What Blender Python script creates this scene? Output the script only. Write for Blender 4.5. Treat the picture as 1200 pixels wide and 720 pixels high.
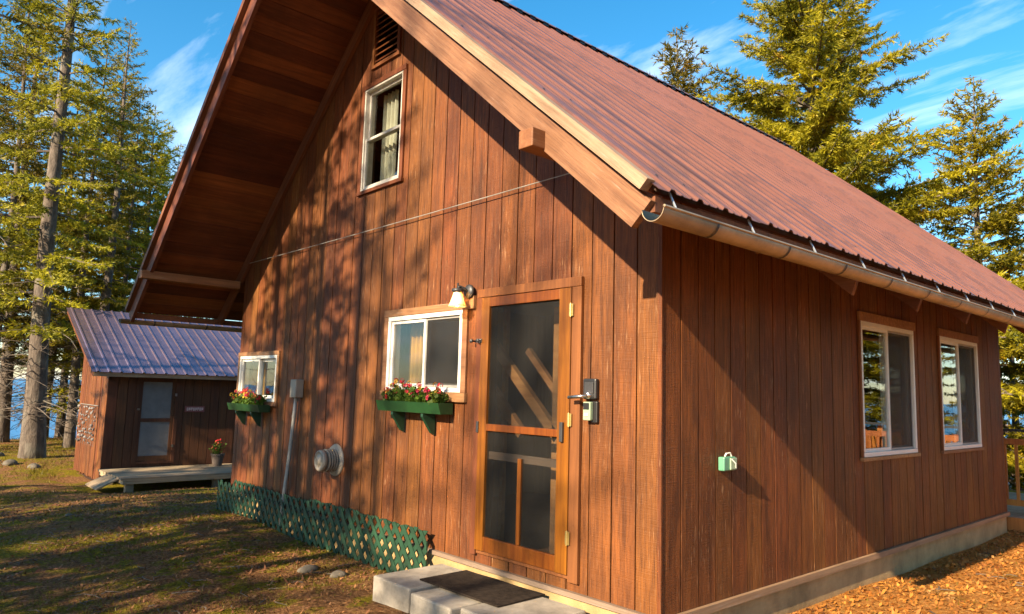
import bpy, math, random
import numpy as np
from mathutils import Vector, Matrix, Euler

for o in list(bpy.data.objects): bpy.data.objects.remove(o, do_unlink=True)
S = bpy.context.scene
COL = S.collection
R = random.Random(7)

# ------------------------------------------------------------------ camera
cam_d = bpy.data.cameras.new('camera'); cam = bpy.data.objects.new('camera', cam_d); COL.objects.link(cam)
CAM = Vector((2.8268, -3.8402, 1.3694))
fwd = Vector((-0.74008, 0.66242, 0.11613)); rgt = Vector((0.66908, 0.74268, 0.02760)); upv = Vector((0.06796, -0.09813, 0.99285))
cam.matrix_world = Matrix(((rgt.x, upv.x, -fwd.x, CAM.x), (rgt.y, upv.y, -fwd.y, CAM.y), (rgt.z, upv.z, -fwd.z, CAM.z), (0, 0, 0, 1)))
cam_d.sensor_width = 36; cam_d.lens = 846.8 / 1200 * 36
cam_d.clip_start = 0.05; cam_d.clip_end = 9000
S.camera = cam

# ------------------------------------------------------------------ world, sun, exposure
TOSUN = Vector((0.132, -1.0, 0.508)).normalized()
W = bpy.data.worlds.new('World'); S.world = W; W.use_nodes = True
nt = W.node_tree; nt.nodes.clear()
def wn(t): return nt.nodes.new(t)
sky = wn('ShaderNodeTexSky'); sky.sky_type = 'NISHITA'; sky.sun_disc = False
sky.sun_elevation = math.asin(TOSUN.z); sky.sun_rotation = math.atan2(TOSUN.x, TOSUN.y)
sky.altitude = 50; sky.air_density = 1.0; sky.dust_density = 0.35; sky.ozone_density = 2.5
hs = wn('ShaderNodeHueSaturation'); hs.inputs['Hue'].default_value = 0.488; hs.inputs['Saturation'].default_value = 1.35; hs.inputs['Value'].default_value = 1.0
tc = wn('ShaderNodeTexCoord'); sp = wn('ShaderNodeSeparateXYZ')
nt.links.new(tc.outputs['Generated'], sp.inputs[0])
def wm(op, a, b=None):
    n = wn('ShaderNodeMath'); n.operation = op
    for i, v in enumerate((a, b)):
        if v is None: continue
        if isinstance(v, (int, float)): n.inputs[i].default_value = v
        else: nt.links.new(v, n.inputs[i])
    return n.outputs[0]
den = wm('ADD', wm('MAXIMUM', sp.outputs[2], 0.0), 0.18)
cx = wm('DIVIDE', sp.outputs[0], den); cy = wm('DIVIDE', sp.outputs[1], den)
cb = wn('ShaderNodeCombineXYZ'); nt.links.new(cx, cb.inputs[0]); nt.links.new(cy, cb.inputs[1])
mp = wn('ShaderNodeMapping'); mp.inputs['Rotation'].default_value = (0, 0, math.radians(38)); mp.inputs['Scale'].default_value = (0.75, 2.6, 1); mp.inputs['Location'].default_value = (3.1, 1.7, 0)
nt.links.new(cb.outputs[0], mp.inputs[0])
nz = wn('ShaderNodeTexNoise'); nz.inputs['Scale'].default_value = 1.5; nz.inputs['Detail'].default_value = 9; nz.inputs['Roughness'].default_value = 0.58; nz.inputs['Distortion'].default_value = 0.35
nt.links.new(mp.outputs[0], nz.inputs['Vector'])
cr = wn('ShaderNodeValToRGB'); cr.color_ramp.elements[0].position = 0.52; cr.color_ramp.elements[1].position = 0.84
nt.links.new(nz.outputs[0], cr.inputs[0])
cf = wm('MULTIPLY', cr.outputs[0], 0.85)
mx = wn('ShaderNodeMixRGB'); mx.inputs[2].default_value = (6.6, 7.2, 8.2, 1)
nt.links.new(sky.outputs[0], hs.inputs['Color']); nt.links.new(hs.outputs[0], mx.inputs[1]); nt.links.new(cf, mx.inputs[0])
bg = wn('ShaderNodeBackground'); bg.inputs['Strength'].default_value = 0.084
wo = wn('ShaderNodeOutputWorld'); nt.links.new(mx.outputs[0], bg.inputs[0]); nt.links.new(bg.outputs[0], wo.inputs[0])

sun_d = bpy.data.lights.new('sun', 'SUN'); sun_d.energy = 5.0; sun_d.angle = math.radians(0.5); sun_d.color = (1.0, 0.80, 0.54)
sun = bpy.data.objects.new('sun', sun_d); COL.objects.link(sun)
sun.rotation_euler = (-TOSUN).to_track_quat('-Z', 'Y').to_euler(); sun.location = (0, -20, 20)
S.view_settings.view_transform = 'Standard'; S.view_settings.look = 'None'; S.view_settings.gamma = 1
S.view_settings.exposure = 1.68; S.view_settings.use_curve_mapping = False

# ------------------------------------------------------------------ materials
def nodes(name):
    m = bpy.data.materials.new(name); m.use_nodes = True; t = m.node_tree; t.nodes.clear()
    out = t.nodes.new('ShaderNodeOutputMaterial'); b = t.nodes.new('ShaderNodeBsdfPrincipled'); t.links.new(b.outputs[0], out.inputs[0])
    return m, t, b, out
def N(t, ty, **kw):
    n = t.nodes.new(ty)
    for k, v in kw.items():
        if k.startswith('i_'): n.inputs[k[2:].replace('_', ' ')].default_value = v
        else: setattr(n, k, v)
    return n
def M_(t, op, a, b=None):
    n = t.nodes.new('ShaderNodeMath'); n.operation = op
    for i, v in enumerate((a, b)):
        if v is None: continue
        if isinstance(v, (int, float)): n.inputs[i].default_value = v
        else: t.links.new(v, n.inputs[i])
    return n.outputs[0]
ROT = [0.0]
def coords(t, scale=(1, 1, 1), src='Object'):
    c = t.nodes.new('ShaderNodeTexCoord'); mpn = t.nodes.new('ShaderNodeMapping'); mpn.inputs['Scale'].default_value = scale
    o = c.outputs[src]
    if ROT[0]:
        r0 = t.nodes.new('ShaderNodeMapping'); r0.inputs['Rotation'].default_value = (0, ROT[0], 0); t.links.new(o, r0.inputs[0]); o = r0.outputs[0]
    t.links.new(o, mpn.inputs[0]); return mpn.outputs[0]
def noise(t, vec, scale, detail=5, rough=0.6, dist=0.0):
    n = t.nodes.new('ShaderNodeTexNoise'); n.inputs['Scale'].default_value = scale; n.inputs['Detail'].default_value = detail
    n.inputs['Roughness'].default_value = rough; n.inputs['Distortion'].default_value = dist
    t.links.new(vec, n.inputs['Vector']); return n.outputs[0]
def ramp(t, fac, stops):
    r = t.nodes.new('ShaderNodeValToRGB'); e = r.color_ramp.elements
    while len(e) < len(stops): e.new(0.5)
    for el, (p, c) in zip(e, stops):
        el.position = p; el.color = (c, c, c, 1) if isinstance(c, (int, float)) else tuple(c) + (1,)
    t.links.new(fac, r.inputs[0]); return r.outputs[0]
def mix(t, fac, a, b, mode='MIX'):
    n = t.nodes.new('ShaderNodeMixRGB'); n.blend_type = mode
    for i, v in ((0, fac), (1, a), (2, b)):
        if isinstance(v, (int, float)): n.inputs[i].default_value = v
        elif isinstance(v, tuple): n.inputs[i].default_value = v + (1,)
        else: t.links.new(v, n.inputs[i])
    return n.outputs[0]
def bump(t, b, h, strength=0.3, dist=0.01):
    n = t.nodes.new('ShaderNodeBump'); n.inputs['Strength'].default_value = strength; n.inputs['Distance'].default_value = dist
    t.links.new(h, n.inputs['Height']); t.links.new(n.outputs[0], b.inputs['Normal'])

def wood(name, dark, light, grain_axis='z', wear=None, wear_amt=0.35, rough=0.62, scale=1.0, vary=0.35, bumps=0.35, blotch=0.5, sawn=0.0):
    m, t, b, out = nodes(name)
    s = {'x': (1.3, 26, 26), 'y': (26, 1.3, 26), 'z': (26, 26, 1.3)}[grain_axis]
    v = coords(t, tuple(k * scale for k in s))
    g = noise(t, v, 1.0, 7, 0.62, 0.6)
    col = ramp(t, g, [(0.28, dark), (0.72, light)])
    bl = noise(t, coords(t, (1.1, 1.1, 0.6)), 1.7, 4, 0.6)
    col = mix(t, M_(t, 'MULTIPLY', ramp(t, bl, [(0.35, 0.0), (0.7, 1.0)]), blotch), col, tuple(k * 0.62 for k in dark))
    oi = t.nodes.new('ShaderNodeObjectInfo')
    hsv = t.nodes.new('ShaderNodeHueSaturation'); t.links.new(col, hsv.inputs['Color'])
    t.links.new(M_(t, 'ADD', M_(t, 'MULTIPLY', oi.outputs['Random'], vary), 1 - vary * 0.5), hsv.inputs['Value'])
    t.links.new(M_(t, 'ADD', M_(t, 'MULTIPLY', oi.outputs['Random'], 0.016), 0.492), hsv.inputs['Hue'])
    col = hsv.outputs[0]
    if wear:
        k = {'x': (3, 60, 60), 'y': (60, 3, 60), 'z': (60, 60, 5)}[grain_axis]
        sp1 = noise(t, coords(t, k), 1.0, 3, 0.7)
        big = noise(t, coords(t, (1, 1, 0.5)), 2.3, 3, 0.6)
        f = M_(t, 'MULTIPLY', ramp(t, sp1, [(0.58, 0.0), (0.72, 1.0)]), ramp(t, big, [(0.40, 0.0), (0.72, 1.0)]))
        col = mix(t, M_(t, 'MULTIPLY', f, wear_amt), col, wear)
    t.links.new(col, b.inputs['Base Color']); b.inputs['Roughness'].default_value = rough
    b.inputs['Specular IOR Level'].default_value = 0.35
    if sawn:
        ga = {'x': 0, 'y': 1, 'z': 2}[grain_axis]; ax_ = lambda a, c: tuple(c if i == ga else a for i in range(3))
        fg = noise(t, coords(t, ax_(110, 5)), 1.0, 4, 0.7)
        sw = noise(t, coords(t, ax_(5, 150)), 1.0, 3, 0.6)
        col = mix(t, M_(t, 'MULTIPLY', ramp(t, fg, [(0.50, 0.0), (0.66, 1.0)]), sawn), col, tuple(k * 0.45 for k in dark))
        kn = noise(t, coords(t, ax_(9, 1.1)), 1.0, 3, 0.5)
        col = mix(t, M_(t, 'MULTIPLY', ramp(t, kn, [(0.62, 0.0), (0.70, 1.0)]), sawn * 0.9), col, tuple(k * 0.5 for k in dark))
        t.links.new(col, b.inputs['Base Color'])
        g = M_(t, 'ADD', g, M_(t, 'ADD', M_(t, 'MULTIPLY', fg, 0.6), M_(t, 'MULTIPLY', sw, 0.7)))
    bump(t, b, g, bumps, 0.006)
    return m

MAT = {}
MAT['siding'] = wood('stained_siding', (0.078, 0.0220, 0.0042), (0.235, 0.073, 0.0130), 'z', wear=(0.44, 0.25, 0.13), wear_amt=0.9, vary=0.22, blotch=0.75, bumps=0.8, sawn=0.7)
MAT['siding_shaded'] = wood('shed_siding_shaded', (0.040, 0.014, 0.006), (0.11, 0.037, 0.013), 'z', wear=(0.22, 0.13, 0.08), wear_amt=0.4, vary=0.25)  # albedo lowered: the shade on the shed front is put into the colour
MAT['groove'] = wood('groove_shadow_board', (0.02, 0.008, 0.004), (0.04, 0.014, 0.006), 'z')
MAT['soffit'] = wood('soffit_planks', (0.075, 0.020, 0.006), (0.19, 0.052, 0.014), 'y', wear=(0.30, 0.12, 0.045), wear_amt=0.4, vary=0.9, blotch=0.6)
ROT[0] = -math.atan(0.852)
MAT['barge'] = wood('weathered_barge', (0.125, 0.050, 0.021), (0.28, 0.142, 0.070), 'x', wear=(0.36, 0.30, 0.245), wear_amt=0.9, vary=0.2, blotch=0.6, sawn=0.5)
MAT['trim'] = wood('bleached_trim', (0.20, 0.125, 0.07), (0.40, 0.29, 0.185), 'x', wear=(0.44, 0.40, 0.34), wear_amt=0.8, vary=0.2, blotch=0.5, sawn=0.4)
ROT[0] = math.atan(0.852)
MAT['barge_dark'] = wood('stained_barge', (0.075, 0.022, 0.010), (0.19, 0.062, 0.025), 'x', wear=(0.5, 0.3, 0.2), wear_amt=0.5, vary=0.2)
ROT[0] = 0.0
MAT['beam'] = wood('stained_beam', (0.13, 0.045, 0.018), (0.28, 0.115, 0.045), 'y', wear=(0.5, 0.35, 0.22), wear_amt=0.4)
MAT['rafter'] = wood('rafter_wood', (0.11, 0.038, 0.016), (0.26, 0.10, 0.04), 'x')
MAT['casing'] = wood('window_casing', (0.17, 0.072, 0.028), (0.35, 0.18, 0.085), 'x', wear=(0.5, 0.42, 0.33), wear_amt=0.6)
MAT['casing_brown'] = wood('brown_casing', (0.095, 0.027, 0.008), (0.21, 0.068, 0.02), 'z')
MAT['door'] = wood('varnished_door', (0.090, 0.022, 0.003), (0.245, 0.076, 0.007), 'z', rough=0.38, vary=0.15, blotch=0.35)
MAT['strip'] = wood('weathered_strip', (0.16, 0.11, 0.075), (0.32, 0.24, 0.175), 'x', wear=(0.5, 0.46, 0.42), wear_amt=0.7)
MAT['strip_y'] = wood('weathered_strip_side', (0.19, 0.115, 0.065), (0.40, 0.26, 0.155), 'y', wear=(0.5, 0.46, 0.42), wear_amt=0.5)
MAT['greywood'] = wood('grey_decking', (0.20, 0.145, 0.09), (0.42, 0.32, 0.205), 'y', wear=(0.5, 0.48, 0.44), wear_amt=0.6)
MAT['orangewood'] = wood('orange_cedar', (0.34, 0.10, 0.022), (0.62, 0.23, 0.05), 'z')
MAT['stairwood'] = wood('pale_stair_timber', (0.42, 0.20, 0.07), (0.66, 0.36, 0.14), 'x')
MAT['interior'] = wood('interior_panelling', (0.16, 0.085, 0.035), (0.30, 0.17, 0.075), 'z', vary=0.2)

def plain(name, col, rough=0.5, metal=0.0, var=0.15, vscale=8, spec=0.5, bumps=0.0, bscale=60):
    m, t, b, out = nodes(name)
    v = coords(t)
    n = noise(t, v, vscale, 5, 0.65)
    c = mix(t, ramp(t, n, [(0.3, 0.0), (0.75, 1.0)]), tuple(k * (1 - var) for k in col), tuple(min(1, k * (1 + var)) for k in col))
    t.links.new(c, b.inputs['Base Color']); b.inputs['Roughness'].default_value = rough; b.inputs['Metallic'].default_value = metal
    b.inputs['Specular IOR Level'].default_value = spec
    if bumps: bump(t, b, noise(t, v, bscale, 4, 0.7), bumps, 0.01)
    return m
MAT['white'] = plain('white_vinyl', (0.62, 0.61, 0.57), 0.35, var=0.05)
MAT['offwhite'] = plain('aged_white_frame', (0.42, 0.40, 0.36), 0.5, var=0.2, vscale=14)
MAT['plastic'] = plain('beige_plastic', (0.26, 0.22, 0.175), 0.5, var=0.2)
MAT['pvc'] = plain('grey_conduit', (0.25, 0.24, 0.225), 0.45, var=0.2)
MAT['dark_metal'] = plain('dark_grey_metal', (0.05, 0.05, 0.055), 0.45, 0.4)
MAT['black'] = plain('black_plastic', (0.015, 0.015, 0.017), 0.4)
MAT['steel'] = plain('brushed_steel', (0.55, 0.55, 0.56), 0.3, 1.0)
MAT['brass'] = plain('brass_hinge', (0.70, 0.55, 0.22), 0.35, 0.9)
MAT['green_paint'] = plain('green_painted_wood', (0.008, 0.040, 0.010), 0.5, var=0.4)
MAT['lattice'] = plain('green_lattice', (0.010, 0.042, 0.020), 0.55, var=0.6, vscale=5)
MAT['bracket'] = plain('dark_green_bracket', (0.006, 0.035, 0.016), 0.5)
MAT['mint'] = plain('mint_plastic', (0.085, 0.25, 0.16), 0.4, var=0.2)
MAT['palemint'] = plain('pale_green_plate', (0.25, 0.34, 0.23), 0.4, var=0.12)
MAT['concrete'] = plain('pale_concrete', (0.30, 0.265, 0.22), 0.85, var=0.45, vscale=4, spec=0.2, bumps=0.4, bscale=90)
MAT['foundation'] = plain('ochre_foundation', (0.34, 0.235, 0.115), 0.9, var=0.35, vscale=3, spec=0.15, bumps=0.4, bscale=50)
MAT['mat'] = plain('rubber_mat', (0.030, 0.022, 0.017), 0.9, var=0.5, vscale=22, spec=0.1, bumps=0.8, bscale=120)
MAT['gutter'] = plain('galvanised_gutter', (0.36, 0.275, 0.18), 0.45, 0.5, var=0.35, vscale=3)
MAT['gutter_in'] = plain('gutter_hanger_metal', (0.42, 0.45, 0.47), 0.4, 0.7)
MAT['terracotta'] = plain('clay_pot', (0.075, 0.055, 0.045), 0.8, var=0.3)
MAT['shell'] = plain('grey_shells', (0.15, 0.14, 0.14), 0.6, var=0.6, vscale=30)
MAT['curtain'] = plain('cream_curtain', (0.50, 0.46, 0.36), 0.9, var=0.15)
MAT['amber'] = plain('ochre_curtain', (0.42, 0.20, 0.02), 0.9, var=0.2)
MAT['stone'] = plain('grey_stone', (0.10, 0.085, 0.065), 0.9, var=0.5, vscale=6, bumps=0.6, bscale=25)
MAT['soil'] = plain('potting_soil', (0.03, 0.02, 0.013), 0.95)

def roofmat(name, col, rough, metal):
    m, t, b, out = nodes(name)
    v = coords(t, src='Object')
    n1 = noise(t, coords(t, (1.2, 14, 1.2)), 1.0, 5, 0.6)
    n2 = noise(t, v, 1.6, 5, 0.65)
    oi = t.nodes.new('ShaderNodeObjectInfo')
    c = mix(t, ramp(t, n1, [(0.3, 0.0), (0.7, 1.0)]), tuple(k * 0.86 for k in col), tuple(k * 1.14 for k in col))
    c = mix(t, M_(t, 'MULTIPLY', ramp(t, n2, [(0.52, 0.0), (0.72, 1.0)]), 0.35), c, tuple(k * 0.55 for k in col))
    n3 = noise(t, coords(t, (2.2, 1.0, 2.2)), 1.3, 6, 0.7, 1.0)
    c = mix(t, M_(t, 'MULTIPLY', ramp(t, n3, [(0.50, 0.0), (0.62, 1.0)]), 0.62), c, tuple(k * q for k, q in zip(col, (0.42, 0.55, 0.75))))
    c = mix(t, M_(t, 'MULTIPLY', oi.outputs['Random'], 0.22), c, (0.21, 0.11, 0.085))
    t.links.new(c, b.inputs['Base Color']); b.inputs['Metallic'].default_value = metal
    t.links.new(M_(t, 'ADD', M_(t, 'MULTIPLY', n2, 0.25), rough - 0.1), b.inputs['Roughness'])
    return m
MAT['roof'] = roofmat('red_brown_metal_roof', (0.185, 0.075, 0.050), 0.36, 0.22)
MAT['shed_roof'] = roofmat('shed_metal_roof', (0.27, 0.20, 0.27), 0.24, 0.75)

def glassmat(name, tint=(0.9, 0.93, 0.92), boost=1.25):
    m = bpy.data.materials.new(name); m.use_nodes = True; t = m.node_tree; t.nodes.clear()
    out = t.nodes.new('ShaderNodeOutputMaterial'); tr = t.nodes.new('ShaderNodeBsdfTransparent'); tr.inputs[0].default_value = tint + (1,)
    gl = t.nodes.new('ShaderNodeBsdfGlossy'); gl.inputs['Roughness'].default_value = 0.004
    ge = t.nodes.new('ShaderNodeNewGeometry'); dp = t.nodes.new('ShaderNodeVectorMath'); dp.operation = 'DOT_PRODUCT'
    t.links.new(ge.outputs['Incoming'], dp.inputs[0]); t.links.new(ge.outputs['Normal'], dp.inputs[1])
    c = M_(t, 'POWER', M_(t, 'SUBTRACT', 1.0, M_(t, 'ABSOLUTE', dp.outputs['Value'])), 5.0)
    f = M_(t, 'MINIMUM', M_(t, 'MULTIPLY', M_(t, 'ADD', M_(t, 'MULTIPLY', c, 0.95), 0.05), boost), 1.0)
    wv = noise(t, coords(t), 2.2, 2, 0.4); bp = t.nodes.new('ShaderNodeBump'); bp.inputs['Strength'].default_value = 0.05; bp.inputs['Distance'].default_value = 0.02
    t.links.new(wv, bp.inputs['Height']); t.links.new(bp.outputs[0], gl.inputs['Normal'])
    mxs = t.nodes.new('ShaderNodeMixShader'); t.links.new(f, mxs.inputs[0]); t.links.new(tr.outputs[0], mxs.inputs[1]); t.links.new(gl.outputs[0], mxs.inputs[2])
    t.links.new(mxs.outputs[0], out.inputs[0]); return m
MAT['glass'] = glassmat('window_glass', boost=1.35)
def screenmat(name, col, opac):
    m = bpy.data.materials.new(name); m.use_nodes = True; t = m.node_tree; t.nodes.clear()
    out = t.nodes.new('ShaderNodeOutputMaterial'); tr = t.nodes.new('ShaderNodeBsdfTransparent'); df = t.nodes.new('ShaderNodeBsdfPrincipled')
    df.inputs['Roughness'].default_value = 0.6
    n = noise(t, coords(t), 6, 4, 0.6)
    t.links.new(mix(t, n, tuple(k * 0.7 for k in col), tuple(k * 1.3 for k in col)), df.inputs['Base Color'])
    mxs = t.nodes.new('ShaderNodeMixShader'); mxs.inputs[0].default_value = opac
    t.links.new(tr.outputs[0], mxs.inputs[1]); t.links.new(df.outputs[0], mxs.inputs[2]); t.links.new(mxs.outputs[0], out.inputs[0]); return m
MAT['screen'] = screenmat('insect_screen', (0.008, 0.0065, 0.005), 0.36)
MAT['winscreen'] = screenmat('window_screen', (0.016, 0.014, 0.013), 0.50)
MAT['shedscreen'] = screenmat('shed_door_screen', (0.13, 0.13, 0.135), 0.93)

def leafmat(name, dark, light, accent=None, acc=0.12, trans=0.42, clump=0.9):
    m = bpy.data.materials.new(name); m.use_nodes = True; t = m.node_tree; t.nodes.clear()
    out = t.nodes.new('ShaderNodeOutputMaterial'); d = t.nodes.new('ShaderNodeBsdfPrincipled'); d.inputs['Roughness'].default_value = 0.55; d.inputs['Specular IOR Level'].default_value = 0.3
    ge = t.nodes.new('ShaderNodeNewGeometry'); oi = t.nodes.new('ShaderNodeObjectInfo')
    n = noise(t, coords(t), clump, 4, 0.6)
    f = M_(t, 'ADD', M_(t, 'MULTIPLY', ramp(t, n, [(0.36, 0.0), (0.62, 1.0)]), 0.6), M_(t, 'MULTIPLY', ge.outputs['Random Per Island'], 0.4))
    c = mix(t, f, dark, light)
    if accent:
        n2 = noise(t, coords(t), 1.7, 3, 0.5)
        c = mix(t, M_(t, 'MULTIPLY', ramp(t, n2, [(0.62, 0.0), (0.74, 1.0)]), acc), c, accent)
    hsv = t.nodes.new('ShaderNodeHueSaturation'); t.links.new(c, hsv.inputs['Color'])
    t.links.new(M_(t, 'ADD', M_(t, 'MULTIPLY', oi.outputs['Random'], 0.65), 0.55), hsv.inputs['Value'])
    t.links.new(M_(t, 'ADD', M_(t, 'MULTIPLY', oi.outputs['Random'], 0.03), 0.485), hsv.inputs['Hue'])
    t.links.new(hsv.outputs[0], d.inputs['Base Color'])
    tl = t.nodes.new('ShaderNodeBsdfTranslucent'); t.links.new(hsv.outputs[0], tl.inputs[0])
    mxs = t.nodes.new('ShaderNodeMixShader'); mxs.inputs[0].default_value = trans
    t.links.new(d.outputs[0], mxs.inputs[1]); t.links.new(tl.outputs[0], mxs.inputs[2]); t.links.new(mxs.outputs[0], out.inputs[0]); return m
MAT['needles'] = leafmat('spruce_needles', (0.055, 0.070, 0.008), (0.50, 0.395, 0.014), (0.48, 0.20, 0.03), 0.6)
MAT['needles_dark'] = leafmat('forest_needles', (0.038, 0.056, 0.010), (0.42, 0.335, 0.016), (0.40, 0.25, 0.05), 0.4)
MAT['leaf_green'] = leafmat('geranium_leaves', (0.03, 0.09, 0.012), (0.14, 0.20, 0.02), None, clump=9)
MAT['petal_red'] = leafmat('red_petals', (0.50, 0.015, 0.03), (0.75, 0.05, 0.07), None, clump=20, trans=0.25)
MAT['petal_yellow'] = leafmat('yellow_petals', (0.60, 0.32, 0.03), (0.75, 0.55, 0.08), None, clump=20, trans=0.25)
MAT['litter'] = leafmat('fallen_leaves', (0.18, 0.058, 0.013), (0.66, 0.28, 0.05), (0.68, 0.46, 0.18), 0.6, trans=0.12, clump=3)
MAT['litter_brown'] = leafmat('brown_needle_litter', (0.09, 0.038, 0.015), (0.44, 0.215, 0.075), (0.52, 0.36, 0.20), 0.5, trans=0.1, clump=3)
MAT['grass'] = leafmat('mossy_grass', (0.09, 0.085, 0.007), (0.31, 0.25, 0.013), None, trans=0.3, clump=1.2)

def barkmat(name, dark, light):
    m, t, b, out = nodes(name)
    n = noise(t, coords(t, (9, 9, 2.5)), 1.5, 7, 0.7, 0.5); n2 = noise(t, coords(t), 2.5, 3, 0.5)
    c = ramp(t, n, [(0.3, dark), (0.7, light)])
    c = mix(t, M_(t, 'MULTIPLY', ramp(t, n2, [(0.5, 0.0), (0.7, 1.0)]), 0.4), c, (0.20, 0.20, 0.165))
    t.links.new(c, b.inputs['Base Color']); b.inputs['Roughness'].default_value = 0.9; bump(t, b, n, 0.8, 0.05); return m
MAT['bark'] = barkmat('spruce_bark', (0.035, 0.025, 0.019), (0.165, 0.13, 0.105))

def groundmat():
    m, t, b, out = nodes('forest_floor')
    v = coords(t)
    fine = noise(t, v, 26, 7, 0.75); mid = noise(t, v, 3.2, 6, 0.65, 0.4); big = noise(t, v, 0.55, 4, 0.6)
    soil = ramp(t, fine, [(0.32, (0.045, 0.022, 0.011)), (0.50, (0.21, 0.10, 0.040)), (0.68, (0.47, 0.26, 0.115))])
    moss = ramp(t, fine, [(0.32, (0.045, 0.040, 0.006)), (0.52, (0.19, 0.150, 0.010)), (0.70, (0.40, 0.31, 0.018))])
    leaf = ramp(t, fine, [(0.30, (0.17, 0.058, 0.014)), (0.50, (0.50, 0.20, 0.04)), (0.70, (0.72, 0.43, 0.15))])
    mm = M_(t, 'ADD', M_(t, 'MULTIPLY', mid, 0.6), M_(t, 'MULTIPLY', big, 0.5))
    c = mix(t, ramp(t, mm, [(0.52, 0.0), (0.58, 1.0)]), soil, moss)
    sx = t.nodes.new('ShaderNodeSeparateXYZ'); t.links.new(v, sx.inputs[0])
    rx = M_(t, 'ADD', sx.outputs[0], M_(t, 'MULTIPLY', mid, 1.2))
    rm = ramp(t, M_(t, 'MULTIPLY', M_(t, 'ADD', rx, 1.0), 0.4), [(0.25, 0.0), (0.6, 1.0)])
    leaf2 = mix(t, M_(t, 'MULTIPLY', ramp(t, mid, [(0.56, 0.0), (0.68, 1.0)]), 0.55), leaf, moss)
    c = mix(t, rm, c, leaf2)
    t.links.new(c, b.inputs['Base Color']); b.inputs['Roughness'].default_value = 0.95; b.inputs['Specular IOR Level'].default_value = 0.1
    bump(t, b, M_(t, 'ADD', fine, M_(t, 'MULTIPLY', mid, 0.6)), 1.0, 0.07); return m
MAT['ground'] = groundmat()
def watermat():
    m, t, b, out = nodes('lake_water')
    b.inputs['Base Color'].default_value = (0.006, 0.11, 0.30, 1); b.inputs['Specular IOR Level'].default_value = 0.2; b.inputs['Roughness'].default_value = 0.3
    n = noise(t, coords(t, (0.8, 0.8, 1)), 0.9, 5, 0.6); bump(t, b, n, 0.6, 0.25); return m
MAT['water'] = watermat()
def emit(name, col, s):
    m, t, b, out = nodes(name); b.inputs['Base Color'].default_value = col + (1,); b.inputs['Emission Color'].default_value = col + (1,); b.inputs['Emission Strength'].default_value = s; return m
MAT['bulb'] = emit('lit_bulb', (1.0, 0.62, 0.20), 30.0)
m, t, b, out = nodes('frosted_shade'); b.inputs['Base Color'].default_value = (0.85, 0.80, 0.72, 1); b.inputs['Roughness'].default_value = 0.3
tl = t.nodes.new('ShaderNodeBsdfTranslucent'); tl.inputs[0].default_value = (0.9, 0.75, 0.5, 1); ms = t.nodes.new('ShaderNodeMixShader'); ms.inputs[0].default_value = 0.4
t.links.new(b.outputs[0], ms.inputs[1]); t.links.new(tl.outputs[0], ms.inputs[2]); t.links.new(ms.outputs[0], out.inputs[0]); MAT['shade'] = m

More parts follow.
